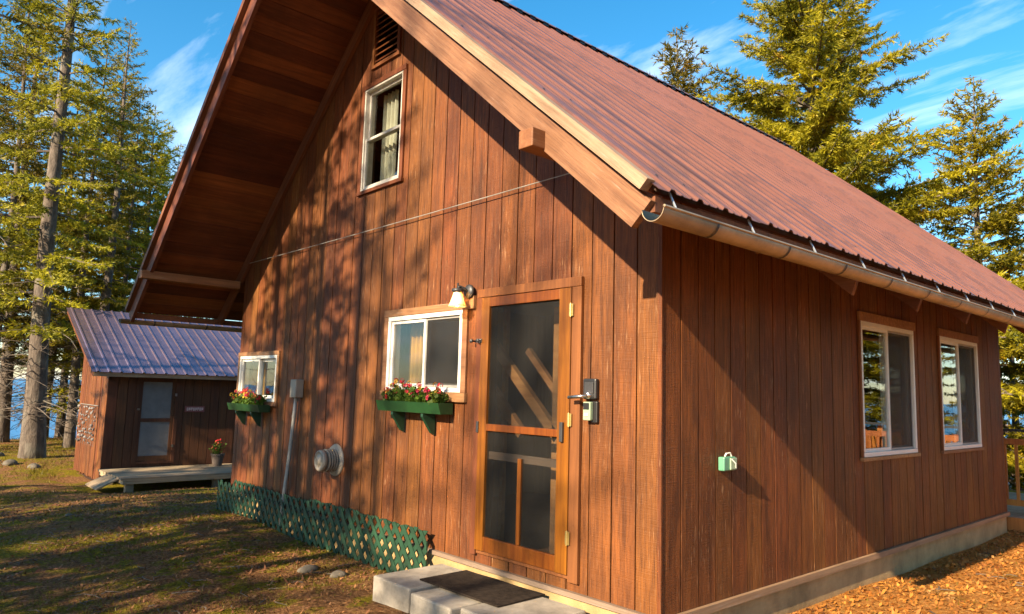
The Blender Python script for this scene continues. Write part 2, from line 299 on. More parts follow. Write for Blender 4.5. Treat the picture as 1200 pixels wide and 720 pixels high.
# ------------------------------------------------------------------ mesh helpers
class MB:
    def __init__(s): s.v = []; s.f = []
    def add(s, vs, fs):
        k = len(s.v); s.v += [tuple(p) for p in vs]; s.f += [tuple(i + k for i in f) for f in fs]; return s
    def box(s, x0, x1, y0, y1, z0, z1):
        return s.add([(x0, y0, z0), (x1, y0, z0), (x1, y1, z0), (x0, y1, z0), (x0, y0, z1), (x1, y0, z1), (x1, y1, z1), (x0, y1, z1)],
                     [(3, 2, 1, 0), (4, 5, 6, 7), (0, 1, 5, 4), (1, 2, 6, 5), (2, 3, 7, 6), (3, 0, 4, 7)])
    def prism(s, poly, a, b, ax='y'):
        n = len(poly)
        f = {'y': lambda p, t: (p[0], t, p[1]), 'x': lambda p, t: (t, p[0], p[1]), 'z': lambda p, t: (p[0], p[1], t)}[ax]
        return s.add([f(p, a) for p in poly] + [f(p, b) for p in poly],
                     [tuple(range(n)), tuple(range(2 * n - 1, n - 1, -1))] + [(i, i + n, (i + 1) % n + n, (i + 1) % n) for i in range(n)])
    def tube(s, path, r, n=8, cap=True):
        path = [Vector(p) for p in path]; rs = r if isinstance(r, (list, tuple)) else [r] * len(path)
        rings = []
        for i, p in enumerate(path):
            d = (path[min(i + 1, len(path) - 1)] - path[max(i - 1, 0)]).normalized()
            a = d.orthogonal().normalized() if i == 0 else (rings_a - d * rings_a.dot(d)).normalized()
            rings_a = a; c = d.cross(a)
            rings.append([p + (a * math.cos(2 * math.pi * k / n) + c * math.sin(2 * math.pi * k / n)) * rs[i] for k in range(n)])
        vs = [q for ring in rings for q in ring]; fs = []
        for i in range(len(path) - 1):
            for k in range(n): fs.append((i * n + k, i * n + (k + 1) % n, (i + 1) * n + (k + 1) % n, (i + 1) * n + k))
        if cap: fs += [tuple(range(n - 1, -1, -1)), tuple((len(path) - 1) * n + k for k in range(n))]
        return s.add(vs, fs)
    def lathe(s, prof, c=(0, 0, 0), ax='z', n=20):
        vs = []
        for r_, h in prof:
            for k in range(n):
                a = 2 * math.pi * k / n; p, q = r_ * math.cos(a), r_ * math.sin(a)
                o = {'z': (p, q, h), 'y': (p, h, q), 'x': (h, p, q)}[ax]
                vs.append((c[0] + o[0], c[1] + o[1], c[2] + o[2]))
        fs = [(i * n + k, i * n + (k + 1) % n, (i + 1) * n + (k + 1) % n, (i + 1) * n + k) for i in range(len(prof) - 1) for k in range(n)]
        return s.add(vs, fs)
    def weld(s):
        d = {}; nv = []; mp_ = []
        for p in s.v:
            k = tuple(round(c, 5) for c in p)
            if k not in d: d[k] = len(nv); nv.append(p)
            mp_.append(d[k])
        s.v = nv; s.f = [tuple(mp_[i] for i in f) for f in s.f]; return s
    def mesh(s, name):
        m = bpy.data.meshes.new(name); m.from_pydata(s.v, [], s.f); m.update(); return m
    def build(s, name, mat, parent=None, loc=None, smooth=False, bevel=0):
        o = bpy.data.objects.new(name, s.mesh(name)); COL.objects.link(o)
        o.data.materials.append(MAT[mat] if isinstance(mat, str) else mat)
        if parent: o.parent = parent
        if loc: o.location = loc
        if smooth:
            for p in o.data.polygons: p.use_smooth = True
        if bevel:
            b = o.modifiers.new('bevel', 'BEVEL'); b.width = bevel; b.segments = 2; b.limit_method = 'ANGLE'
        return o
def pieces(polys):
    grp = []
    for p in polys:
        a0, b0, lo, hi = p[0][0], p[1][0], min(p[0][1], p[1][1]), max(p[2][1], p[3][1])
        hit = [g for g in grp if any(abs(q[1] - a0) < 1e-6 and q[2] < hi - 1e-6 and lo < q[3] - 1e-6 for q in g[1])]
        new = [[p], [(a0, b0, lo, hi)]]
        for g in hit: new[0] += g[0]; new[1] += g[1]; grp.remove(g)
        grp.append(new)
    return [g[0] for g in grp]
def tag(o, label=None, cat=None, group=None, kind=None):
    if label: o['label'] = label
    if cat: o['category'] = cat
    if group: o['group'] = group
    if kind: o['kind'] = kind
    return o
def empty(name, loc=(0, 0, 0), rz=0):
    o = bpy.data.objects.new(name, None); COL.objects.link(o); o.location = loc; o.rotation_euler = (0, 0, rz); o.empty_display_size = 0.2; return o
def link(name, mesh, parent=None, loc=None, rot=None, scale=None):
    o = bpy.data.objects.new(name, mesh); COL.objects.link(o)
    if parent: o.parent = parent
    if loc: o.location = loc
    if rot: o.rotation_euler = rot
    if scale: o.scale = scale
    return o
def trimesh(name, verts, mat, nper=3):
    n = len(verts); me = bpy.data.meshes.new(name); me.vertices.add(n); me.vertices.foreach_set('co', np.asarray(verts, np.float32).ravel())
    k = n // nper; me.loops.add(n); me.loops.foreach_set('vertex_index', np.arange(n, dtype=np.int32)); me.polygons.add(k)
    me.polygons.foreach_set('loop_start', np.arange(0, n, nper, dtype=np.int32))
    me.update(calc_edges=True); me.validate(); me.materials.append(MAT[mat]); return me

# ------------------------------------------------------------------ ground, lake
def sst(a, b, x):
    t = np.clip((x - a) / (b - a), 0, 1); return t * t * (3 - 2 * t)
def hgt(x, y):
    x = np.asarray(x, float); y = np.asarray(y, float)
    h = -0.27 - 0.45 * sst(-5.5, -13.5, x) + 0.03 * sst(-0.5, 0.6, x)
    h = h + 0.018 * np.sin(2.3 * x + 1.1 * y) * np.cos(1.7 * y - .6 * x) + 0.03 * np.sin(.61 * x - .4 * y + 1)
    h = h - 0.10 * sst(-11.8, -13.2, x) * sst(-18, -16, x) * sst(-1.2, -.2, y)
    h = h - 0.10 * sst(-0.6, -3.0, y) * sst(-1.0, -3.0, x)
    d = np.maximum(sst(-27, -38, x), sst(12.5, 24, y))
    far = np.maximum(sst(-45, -60, x), sst(35, 60, y))
    return h - 4.0 * d - 3.0 * far
gx = np.concatenate([np.linspace(-70, -20, 40), np.linspace(-19.6, 8, 150), np.linspace(8.6, 90, 45)])
gy = np.concatenate([np.linspace(-90, -10, 45), np.linspace(-9.7, 14, 135), np.linspace(14.6, 75, 45)])
X, Y = np.meshgrid(gx, gy); Z = hgt(X, Y)
nx, ny = len(gx), len(gy)
gv = np.stack([X, Y, Z], -1).reshape(-1, 3)
idx = np.arange(nx * ny).reshape(ny, nx)
gf = np.stack([idx[:-1, :-1], idx[:-1, 1:], idx[1:, 1:], idx[1:, :-1]], -1).reshape(-1, 4)
me = bpy.data.meshes.new('ground'); me.from_pydata(gv.tolist(), [], gf.tolist()); me.materials.append(MAT['ground'])
for p in me.polygons: p.use_smooth = True
tag(link('ground', me), kind='structure')
wmb = MB(); wmb.add([(-6000, -6000, -3.4), (6000, -6000, -3.4), (6000, 6000, -3.4), (-6000, 6000, -3.4)], [(0, 1, 2, 3)])
tag(wmb.build('lake_water', 'water'), kind='structure')
# ------------------------------------------------------------------ cabin
WD, LN, XR, ZR, PT = 7.01, 7.43, -3.505, 6.065, 0.852
zm = lambda x: ZR - PT * abs(x - XR)
Y0, Y1 = -1.22, 8.66
cabin = tag(empty('cabin', (0, 0, 0)), 'brown board-sided cabin with steep red-brown corrugated metal roof and screen door', 'cabin')

DOOR = (-1.796, -0.777, 0.107, 2.137)
WIN_M = (-3.255, -2.073, 1.346, 2.061); WIN_U = (-3.94, -3.195, 3.456, 4.59); WIN_L = (-6.93, -5.757, 1.159, 1.742)
VENT = (-3.80, -3.32, 4.86, 5.42)
WIN_A = (3.005, 4.322, 0.862, 2.116); WIN_B = (5.092, 6.436, 0.855, 2.122)

def strips(u0, u1, zb, ztop, holes, brk=()):
    us = sorted({u0, u1} | {h[i] for h in holes for i in (0, 1) if u0 < h[i] < u1} | {k for k in brk if u0 < k < u1})
    res = []
    for a, b in zip(us[:-1], us[1:]):
        if b - a < 0.004: continue
        mid = (a + b) / 2; z = zb
        for h in sorted([h for h in holes if h[0] < mid < h[1]], key=lambda h: h[2]):
            if h[2] > z + 0.004: res.append([(a, z), (b, z), (b, h[2]), (a, h[2])])
            z = h[3]
        res.append([(a, z), (b, z), (b, ztop(b)), (a, ztop(a))])
    return res
topf = lambda x: zm(x) - 0.10
HF = [DOOR, WIN_M, WIN_U, WIN_L, VENT]; HS = [WIN_A, WIN_B]
# front wall: backing slab with openings, then every board on it
mb = MB()
for poly in strips(-WD + 0.02, -0.02, -0.05, topf, HF, (XR,)): mb.prism(poly, 0.022, 0.14)
wall_f = mb.build('wall', 'groove', cabin)
pitch = 0.2032; u = 0.0; k = 0
while u > -WD + 0.01:
    w = pitch
    a = max(u - w, -WD)
    off = R.uniform(0.0, 0.003)
    for pc in pieces(strips(a + 0.0058, u - 0.0058, 0.0, topf, HF, (XR,))):
        mb = MB()
        for poly in pc: mb.prism(poly, -off, 0.020)
        mb.weld().build('board', 'siding', wall_f)
    u = a; k += 1
mb = MB()
for poly in strips(0.02, LN - 0.02, -0.05, lambda y: zm(0.0) - 0.16, HS): mb.prism(poly, -0.14, -0.022, 'x')
wall_s = mb.build('wall', 'groove', cabin)
u = 0.004
while u < LN - 0.01:
    b_ = min(u + pitch, LN)
    off = R.uniform(0.0, 0.003)
    for pc in pieces(strips(u + 0.0055, b_ - 0.0055, 0.0, lambda y: zm(0.0) - 0.13, HS)):
        mb = MB()
        for poly in pc: mb.prism(poly, -0.020, off, 'x')
        mb.weld().build('board', 'siding', wall_s)
    u = b_
mb = MB(); mb.box(-0.024, 0.006, -0.010, 0.004, 0.0, 2.9); mb.build('corner_board', 'siding', cabin)
mb = MB(); mb.box(-WD, -WD + 0.14, 0.14, LN, -0.05, zm(-WD) - 0.12); mb.build('wall', 'siding', cabin)
mb = MB()
for poly in strips(-WD, 0, -0.05, topf, [], (XR,)): mb.prism(poly, LN - 0.14, LN - 0.001)
mb.build('wall', 'siding', cabin)
# base strips and foundation
MB().box(-WD, 0.03, -0.034, 0.02, -0.036, -0.002).build('base_strip', 'strip', cabin)
MB().box(0.001, 0.032, 0.022, LN + 0.01, -0.05, -0.002).build('base_strip', 'strip_y', cabin)
MB().box(-WD + 0.02, -0.012, -0.004, LN, -1.0, -0.04).build('foundation', 'foundation', cabin)
# interior
MB().box(-WD + 0.15, -0.15, 0.15, LN - 0.15, -0.039, 0.02).build('interior_floor', 'interior', cabin)
MB().box(-WD + 0.15, -0.15, 0.15, LN - 0.15, 2.42, 2.50).build('interior_ceiling', 'interior', cabin)
MB().box(-4.45, -4.39, 0.16, 3.4, 0.021, 2.419).build('partition', 'interior', cabin)
MB().box(-4.38, -0.2, 3.1, 3.16, 0.021, 2.419).build('partition', 'interior', cabin)
mb = MB(); st = empty('interior_stair'); st.parent = cabin
def slant(p0, p1, w, y0, y1, name):
    d = Vector((p1[0] - p0[0], p1[1] - p0[1])).normalized(); n_ = Vector((-d.y, d.x)) * w / 2
    MB().prism([(p0[0] - n_.x, p0[1] - n_.y), (p1[0] - n_.x, p1[1] - n_.y), (p1[0] + n_.x, p1[1] + n_.y), (p0[0] + n_.x, p0[1] + n_.y)], y0, y1).build(name, 'stairwood', st)
slant((-2.10, 1.88), (-1.18, 1.015), 0.085, 0.25, 0.30, 'stringer')
slant((-1.62, 1.72), (-1.17, 1.27), 0.055, 0.32, 0.36, 'handrail')
slant((-2.05, 1.42), (-1.62, 1.02), 0.085, 0.27, 0.32, 'stringer')
MB().box(-1.235, -1.155, 0.25, 0.31, 0.021, 2.05).build('newel_post', 'stairwood', st)
MB().box(-1.97, -1.93, 0.36, 0.40, 0.021, 2.2).build('newel_post', 'stairwood', st)
# roof
roofs = []
T = 4.353
for s in (1, -1):
    P = lambda t, dz: (XR + s * t, ZR - PT * t - dz)
    rf = MB().prism([P(0.0, 0.028), P(T, 0.028), P(T, 0.055), P(0.0, 0.055)], Y0 + 0.02, Y1 - 0.02).build('roof', 'groove', cabin)
    n_ = 30
    for i in range(n_):
        a, b_ = 0.02 + (T - 0.04) * i / n_, 0.02 + (T - 0.04) * (i + 1) / n_ - 0.006
        o_ = R.uniform(0, 0.006)
        MB().prism([P(a, 0.056), P(b_, 0.056), P(b_, 0.078 + o_), P(a, 0.078 + o_)], Y0 + 0.022, Y1 - 0.022).build('soffit_board', 'soffit', rf)
    # ribbed metal panels, one sheet each, shared mesh
    prof = []; pw = 0.898; rp = pw / 4
    for r_ in range(4):
        c = rp * (r_ + 0.5)
        prof += [(c - .030, 0), (c - .014, .017), (c + .014, .017), (c + .030, 0)]
        if r_ < 3:
            for q in (1 / 3, 2 / 3):
                e_ = c + rp * q; prof += [(e_ - .012, 0), (e_ - .006, .005), (e_ + .006, .005), (e_ + .012, 0)]
    prof = [(0, 0)] + prof + [(pw, 0)]
    L0, L1 = 0.01, T + 0.035
    vs = []; segs = 6
    for j in range(segs + 1):
        t = L0 + (L1 - L0) * j / segs
        for w, h in prof: vs.append((s * t, w, -PT * t + h))
    for j in range(segs + 1):
        t = L0 + (L1 - L0) * j / segs
        for w, h in prof: vs.append((s * t, w, -PT * t + h - 0.004))
    n_ = len(prof); K = n_ * (segs + 1); fs = []
    for j in range(segs):
        for i in range(n_ - 1):
            q = (j * n_ + i, j * n_ + i + 1, (j + 1) * n_ + i + 1, (j + 1) * n_ + i); fs.append(q); fs.append(tuple(K + v for v in reversed(q)))
    for i in range(n_ - 1):
        e = segs * n_ + i; fs.append((e, e + 1, K + e + 1, K + e))
    mb = MB(); mb.add(vs, fs); pm = mb.mesh('roof_panel'); pm.materials.append(MAT['roof'])
    for i in range(11): link('roof_panel', pm, rf, (XR, Y0 - 0.01 + i * 0.9, ZR - 0.022 + (i % 2) * 0.004))
    # screws in rows along the ribs
    sm = MB().lathe([(0.0, 0.010), (0.009, 0.008), (0.013, 0)], n=6)
    if s == 1:
        sc = MB()
        for i in range(11):
            for r_ in range(4):
                for t in (0.25, 1.05, 1.85, 2.65, 3.45, 4.25):
                    k = len(sc.v); cx_, cy_, cz_ = XR + s * t, Y0 - 0.01 + i * 0.9 + rp * (r_ + .5) + 0.05, ZR - 0.022 - PT * t
                    sc.add([(v[0] + cx_, v[1] + cy_, v[2] + cz_ + .002) for v in sm.v], sm.f)
        so = sc.build('roof_screws', 'dark_metal', rf); so['kind'] = 'stuff'
    # trims
    t1 = T + 0.0
    def rake(a0, a1, d0, d1, y0, y1, name, mat, par):
        return MB().prism([P(0, d0), P(a1, d0), P(a1 - (d1 - d0) * 0.55, d1), P(0, d1)], y0, y1).build(name, mat, par)
    rake(0, T + 0.0, 0.006, 0.088, Y0 - 0.045, Y0 + 0.014, 'rake_trim', 'trim' if s == 1 else 'barge_dark', cabin)
    rake(0, 4.335, 0.112, 0.317, Y0 + 0.004, Y0 + 0.046, 'barge_board', 'barge' if s == 1 else 'barge_dark', cabin)
    rake(0, 4.335, 0.096, 0.317, Y1 - 0.04, Y1, 'barge_board', 'barge_dark', cabin)
    rake(0, 4.30, 0.096, 0.285, -0.052, -0.010, 'rafter', 'barge_dark', cabin)
    for yr in (1.2, 2.4, 3.6, 4.8, 6.0, 7.2, 8.3):
        MB().prism([P(3.55, 0.09), P(4.30, 0.09), P(4.22, 0.375), P(3.55, 0.375)], yr - 0.022, yr + 0.022).build('rafter_tail', 'rafter', cabin)
    xe = XR + s * (T - 0.02)
    MB().box(min(xe, xe - s * 0.03), max(xe, xe - s * 0.03), Y0 + 0.04, Y1 - 0.05, zm(xe) - 0.16, zm(xe) - 0.085).build('eave_fascia', 'rafter', cabin)
    # lookout beam through the barge board
    xb = XR + s * 3.575
    MB().box(xb - 0.055, xb + 0.055, Y0 - 0.09, -0.053, 2.668, 2.772).build('lookout_beam', 'beam', cabin, bevel=0.006)
    # gutter: half round trough with rolled lip
    xg, zg, rg = XR + s * 4.41, 2.195, 0.062
    g = MB(); arc = []
    for i in range(13):
        a = math.pi * i / 12
        arc.append((math.cos(a) * rg, -math.sin(a) * rg))
    arc2 = [(x * 0.93, z * 0.93) for x, z in reversed(arc)]
    ring = arc + arc2; ys = [Y0 - 0.08 + (Y1 - Y0 + 0.1) * q / 16 for q in range(17)]
    vs = [(xg + x, y, zg + z + (0.012 if abs(y - Y0) < 0.3 else 0) * 0) for y in ys for x, z in ring]; m_ = len(ring)
    fs = [(j * m_ + i, j * m_ + (i + 1) % m_, (j + 1) * m_ + (i + 1) % m_, (j + 1) * m_ + i) for j in range(16) for i in range(m_)]
    h_ = m_ // 2
    for j in (0, 16): fs += [(j * m_ + i, j * m_ + i + 1, j * m_ + m_ - 2 - i, j * m_ + m_ - 1 - i) for i in range(h_ - 1)]
    g.add(vs, fs); go = g.build('gutter', 'gutter', cabin, smooth=False)
    for p in go.data.polygons: p.use_smooth = len(p.vertices) == 4
    MB().tube([(xg + s * rg, ys[0], zg), (xg + s * rg, ys[-1], zg)], 0.007, 6).build('lip', 'gutter', go)
    for q in range(14):
        yh = Y0 + 0.12 + q * 0.70
        MB().tube([(xg + s * 0.03, yh, zg - 0.0), (xg - s * 0.01, yh, zg + 0.02), (xg - s * 0.055, yh, zm(xe) - 0.06)], 0.006, 6).build('hanger', 'gutter_in', go)
        band = MB()
        aa = [(math.cos(math.pi * i / 10) * (rg + .0035), -math.sin(math.pi * i / 10) * (rg + .0035)) for i in range(11)]
        vs = [(xg + x, yh + 0.22 + dy, zg + z) for dy in (0, 0.016) for x, z in aa]
        band.add(vs, [(i, i + 1, 12 + i, 11 + i) for i in range(10)]); band.build('joint_band', 'dark_metal', go)
cap = MB(); yy = [Y0 - 0.02 + i * 0.225 for i in range(45)]
for s in (1, -1):
    vs = []
    for y in yy: vs += [(XR, y, ZR + 0.035), (XR + s * 0.14, y, ZR + 0.035 - PT * 0.14)]
    cap.add(vs, [(2 * i, 2 * i + 1, 2 * i + 3, 2 * i + 2) for i in range(44)])
    vs = []
    for y in yy: vs += [(XR, y, ZR + 0.029), (XR + s * 0.14, y, ZR + 0.029 - PT * 0.14)]
    cap.add(vs, [(2 * i + 2, 2 * i + 3, 2 * i + 1, 2 * i) for i in range(44)])
cap.build('ridge_cap', 'roof', cabin)
for i in range(44):
    MB().box(XR + 0.10, XR + 0.135, yy[i] - 0.03, yy[i] + 0.06, zm(XR + .12) - 0.012, zm(XR + .12) + 0.032).build('closure_strip', 'black', cabin) if i % 1 == 0 else None

# windows --------------------------------------------------------
def window(rect, side, casing, frame_mat, kind, screen=None, name='window'):
    u0, u1, z0, z1 = rect
    w = empty(name); w.parent = cabin
    def B(name, a0, a1, c0, c1, d0, d1, mat, par=w, bevel=0):       # u range, z range, outward depth range
        mb = MB()
        if side == 'f': mb.box(a0, a1, -d1, -d0, c0, c1)
        else: mb.box(d0, d1, a0, a1, c0, c1)
        return mb.build(name, mat, par, bevel=bevel)
    ct, cs, cb_, cm_t, cm_s = casing
    if ct: B('casing', u0 - cs, u1 + cs, z1, z1 + ct, 0.0035, 0.030, cm_t, bevel=0.003)
    if cs:
        B('casing', u0 - cs, u0, z0, z1 - .001, 0.0035, 0.026, cm_s, bevel=0.003); B('casing', u1, u1 + cs, z0, z1 - .001, 0.0035, 0.026, cm_s, bevel=0.003)
    if cb_: B('sill', u0 - cs - 0.01, u1 + cs + 0.01, z0 - cb_, z0 - .001, 0.0035, 0.036, cm_t, bevel=0.003)
    fw = 0.042 if kind == 'slider' else 0.022
    fr = B('frame', u0 + .001, u1 - .001, z1 - fw, z1 - .001, -0.10, 0.022, frame_mat, bevel=0.003)
    B('frame', u0 + .001, u1 - .001, z0 + .001, z0 + fw, -0.10, 0.024, frame_mat, bevel=0.003)
    B('frame', u0 + .001, u0 + fw, z0 + fw + .001, z1 - fw - .001, -0.10, 0.022, frame_mat, bevel=0.003)
    B('frame', u1 - fw, u1 - .001, z0 + fw + .001, z1 - fw - .001, -0.10, 0.022, frame_mat, bevel=0.003)
    a0, a1, c0, c1 = u0 + fw + .001, u1 - fw - .001, z0 + fw + .001, z1 - fw - .001
    def sash(x0, x1, y0, y1, d, sw):
        sh = B('sash', x0, x1, y1 - sw, y1, d - 0.03, d, frame_mat)
        B('sash', x0, x1, y0, y0 + sw, d - 0.03, d, frame_mat); B('sash', x0, x0 + sw, y0 + sw, y1 - sw, d - 0.03, d, frame_mat); B('sash', x1 - sw, x1, y0 + sw, y1 - sw, d - 0.03, d, frame_mat)
        B('pane', x0 + sw - .004, x1 - sw + .004, y0 + sw - .004, y1 - sw + .004, d - 0.018, d - 0.014, 'glass')
    mu, mz = (a0 + a1) / 2, (c0 + c1) / 2
    if kind == 'slider':
        sash(a0, mu + 0.022, c0, c1, 0.002, 0.030); sash(mu - 0.022, a1, c0, c1, -0.036, 0.034)
        if screen:
            sl, sr = mu + 0.024, a1 - 0.002
            B('screen', sl + .018, sr - .018, c0 + .02, c1 - .02, -0.008, -0.006, 'winscreen')
            B('screen_frame', sl, sl + .018, c0 + .002, c1 - .002, -0.014, -0.001, 'pvc'); B('screen_frame', sr - .018, sr, c0 + .002, c1 - .002, -0.014, -0.001, 'pvc')
            B('screen_frame', sl + .018, sr - .018, c0 + .002, c0 + .02, -0.014, -0.001, 'pvc'); B('screen_frame', sl + .018, sr - .018, c1 - .02, c1 - .002, -0.014, -0.001, 'pvc')
    else:
        sash(a0, a1, mz - 0.014, c1, -0.030, 0.028); sash(a0, a1, c0, mz + 0.014, 0.004, 0.028)
    return w
wm_ = window(WIN_M, 'f', (0.066, 0.066, 0.08, 'casing', 'casing'), 'white', 'slider', True)
wl_ = window(WIN_L, 'f', (0.05, 0.05, 0.05, 'casing', 'casing'), 'white', 'slider')
wu_ = window(WIN_U, 'f', (0.055, 0.055, 0.04, 'casing_brown', 'casing_brown'), 'offwhite', 'hung')
wa_ = window(WIN_A, 's', (0.085, 0.032, 0.035, 'casing', 'casing_brown'), 'white', 'slider', True)
wb_ = window(WIN_B, 's', (0.085, 0.032, 0.035, 'casing', 'casing_brown'), 'white', 'slider', True)
def curtain(par, u0, u1, z0, z1, y, mat, amp=0.02, nf=7):
    mb = MB(); n_ = 48
    vs = []
    for dz in (z0, z1):
        for i in range(n_ + 1): vs.append((u0 + (u1 - u0) * i / n_, y + amp * math.sin(i / n_ * nf * 2 * math.pi), dz))
    k = len(vs); vs += [(x, yy_ + 0.006, z) for x, yy_, z in vs]
    q = n_ + 1; fs = [(i, i + 1, q + i + 1, q + i) for i in range(n_)] + [(k + q + i, k + q + i + 1, k + i + 1, k + i) for i in range(n_)]
    mb.add(vs, fs); return mb.build('curtain', mat, par, smooth=True)
curtain(wu_, -3.92, -3.62, 3.40, 4.58, 0.20, 'curtain', 0.03, 4); curtain(wu_, -3.52, -3.20, 3.40, 4.58, 0.22, 'curtain', 0.03, 4)
curtain(wm_, -3.22, -3.00, 1.30, 2.08, 0.22, 'amber', 0.02, 3)
curtain(wl_, -6.86, -6.60, 1.10, 1.75, 0.20, 'amber', 0.02, 3)
# gable vent
gv_ = empty('gable_vent'); gv_.parent = cabin
u0, u1, z0, z1 = VENT
for nm, a in (('vent_frame', (u0 - .035, u0 + .012)), ('vent_frame', (u1 - .012, u1 + .035))): MB().box(a[0], a[1], -0.028, -0.004, z0 - .03, z1 + .03).build(nm, 'casing_brown', gv_)
MB().box(u0 - .035, u1 + .035, -0.030, -0.004, z0 - .065, z0 - .031).build('vent_frame', 'casing_brown', gv_)
MB().box(u0 - .035, u1 + .035, -0.030, -0.004, z1 + .031, z1 + .065).build('vent_frame', 'casing_brown', gv_)
for i in range(8):
    zc = z0 + 0.02 + i * 0.07
    MB().prism([(-0.018, zc), (-0.012, zc - 0.012), (0.06, zc + 0.05), (0.054, zc + 0.062)], u0 + .013, u1 - .013, 'x').build('louver_slat', 'siding', gv_)

# screen door ----------------------------------------------------
dr = empty('screen_door'); dr.parent = cabin
x0, x1, z0, z1 = DOOR
def D(name, a0, a1, c0, c1, d0, d1, mat, par=dr, bevel=0.003): return MB().box(a0, a1, -d1, -d0, c0, c1).build(name, mat, par, bevel=bevel)
D('casing', x0 - .066, x0 - .003, 0.062, z1 + .004, 0.0035, 0.032, 'casing_brown'); D('casing', x1 + .003, x1 + .095, 0.062, z1 + .004, 0.0035, 0.032, 'casing_brown'); D('casing', x0 - .066, x1 + .095, z1 + .005, z1 + .075, 0.0035, 0.036, 'casing_brown')
D('threshold', x0, x1, z0 - 0.03, z0 - .003, -0.12, 0.02, 'casing_brown')
D('stile', x0, x0 + .098, z0, z1, 0.004, 0.040, 'door'); D('stile', x1 - .118, x1, z0, z1, 0.004, 0.040, 'door')
D('top_rail', x0 + .099, x1 - .119, z1 - .078, z1 - .001, 0.005, 0.038, 'door'); D('bottom_rail', x0 + .099, x1 - .119, z0 + .001, z0 + .112, 0.005, 0.038, 'door')
D('mid_rail', x0 + .099, x1 - .119, 1.05, 1.105, 0.005, 0.038, 'door'); D('brace_rail', x0 + .099, x1 - .119, 0.825, 0.885, -0.022, -0.002, 'strip', bevel=0)
D('muntin', -1.318, -1.278, z0 + .113, 0.86, 0.006, 0.032, 'door')
D('screen', x0 + .094, x1 - .114, 1.10, z1 - .074, 0.016, 0.018, 'screen', bevel=0); D('screen', x0 + .094, x1 - .114, z0 + .108, 1.055, 0.016, 0.018, 'screen', bevel=0)
for hz in (1.97, 1.18, 0.36):
    h = D('hinge', x1 - .012, x1 + .028, hz - .045, hz + .045, 0.041, 0.046, 'brass', bevel=0)
    MB().tube([(x1 + .006, -0.048, hz - .05), (x1 + .006, -0.048, hz + .05)], 0.007, 8).build('hinge_pin', 'brass', h)
D('closer', x1 - .075, x1 - .045, 1.02, 1.16, 0.041, 0.062, 'dark_metal')
D('latch_plate', x0 - .045, x0 + .02, 1.765, 1.795, 0.041, 0.046, 'steel', bevel=0)
for lx in (x0 - .095, x0 - .008): MB().lathe([(0.0, -.075), (.016, -.072), (.017, -.058), (.008, -.05), (.008, -.03), (.014, -.0045)], (lx, 0, 1.78), 'y', 12).build('latch_knob', 'dark_metal', dr, smooth=True)
D('keeper', x0 - .015, x0 + .012, 1.03, 1.12, 0.041, 0.050, 'dark_metal')

# ------------------------------------------------------------------ lattice skirting
lat = tag(empty('lattice_skirt', (-4.8, -0.065, -0.30)), 'green diagonal lattice skirting along the foot of the gable wall', 'lattice')
def clip(poly, xa, xb, za, zb):
    def cut(pl, f, g):
        out_ = []
        for i in range(len(pl)):
            p, q = pl[i], pl[(i + 1) % len(pl)]
            if f(p) >= 0: out_.append(p)
            if (f(p) >= 0) != (f(q) >= 0):
                k_ = f(p) / (f(p) - f(q)); out_.append((p[0] + (q[0] - p[0]) * k_, p[1] + (q[1] - p[1]) * k_))
        return out_
    for f in (lambda p: p[0] - xa, lambda p: xb - p[0], lambda p: p[1] - za, lambda p: zb - p[1]):
        poly = cut(poly, f, None)
        if len(poly) < 3: return None
    return poly
LP = lat.location
for xa, xb, yo, zt, zb in ((-7.33, -6.72, 0.03, 0.06, -0.52), (-6.70, -4.56, 0.0, 0.13, -0.50), (-4.54, -2.36, -0.02, 0.165, -0.46)):
    for dirn in (1, -1):
        xs = xa - 0.8
        while xs < xb + 0.8:
            h_ = zt - zb; w = 0.030; sl = 0.85
            a = [(xs - w, zb), (xs + w, zb), (xs + w + dirn * h_ * sl, zt), (xs - w + dirn * h_ * sl, zt)]
            jit = R.uniform(-.004, .004)
            pl = clip([(p[0] + jit, p[1] + (R.uniform(-.012, .014) if p[1] == zt else 0)) for p in a], xa, xb, zb, zt + .02)
            if pl:
                yb = -0.0 if dirn == 1 else -0.009
                MB().prism([(p[0] - LP.x, p[1] - LP.z) for p in pl], yo + yb - 0.008, yo + yb).build('slat', 'lattice', lat)
            xs += 0.142

# ------------------------------------------------------------------ fittings on the walls
lamp = tag(empty('porch_lamp', (-1.97, -0.036, 2.17)), 'lit metal porch lamp with frosted shade above the window beside door', 'lamp')
MB().box(-0.075, 0.055, 0.004, 0.030, -0.11, 0.0).build('mounting_board', 'casing', lamp)
MB().lathe([(0.0, -.03), (.05, -.026), (.062, -.012), (.062, 0.0), (0, .001)], (0, 0, 0.035), 'y', 20).build('wall_plate', 'dark_metal', lamp, smooth=True)
MB().tube([(0, -.02, .035), (-.02, -.05, .06), (-.03, -.085, .072), (-.03, -.105, .06)], 0.013, 8).build('arm', 'dark_metal', lamp, smooth=True)
MB().lathe([(0, .10), (.008, .10), (.01, .055), (.05, .05), (.054, .03), (.03, .015), (0, .014)], (-.03, -.105, 0.0), 'z', 18).build('cap', 'dark_metal', lamp, smooth=True)
MB().lathe([(.034, .02), (.042, -.01), (.062, -.07), (.078, -.10), (.074, -.10), (.058, -.07), (.038, -.01), (.03, .018)], (-.03, -.105, 0.0), 'z', 20).build('lamp_shade', 'shade', lamp, smooth=True)
MB().lathe([(0, .0), (.02, -.005), (.03, -.04), (.024, -.075), (0, -.09)], (-.03, -.105, -0.01), 'z', 14).build('bulb', 'bulb', lamp, smooth=True)

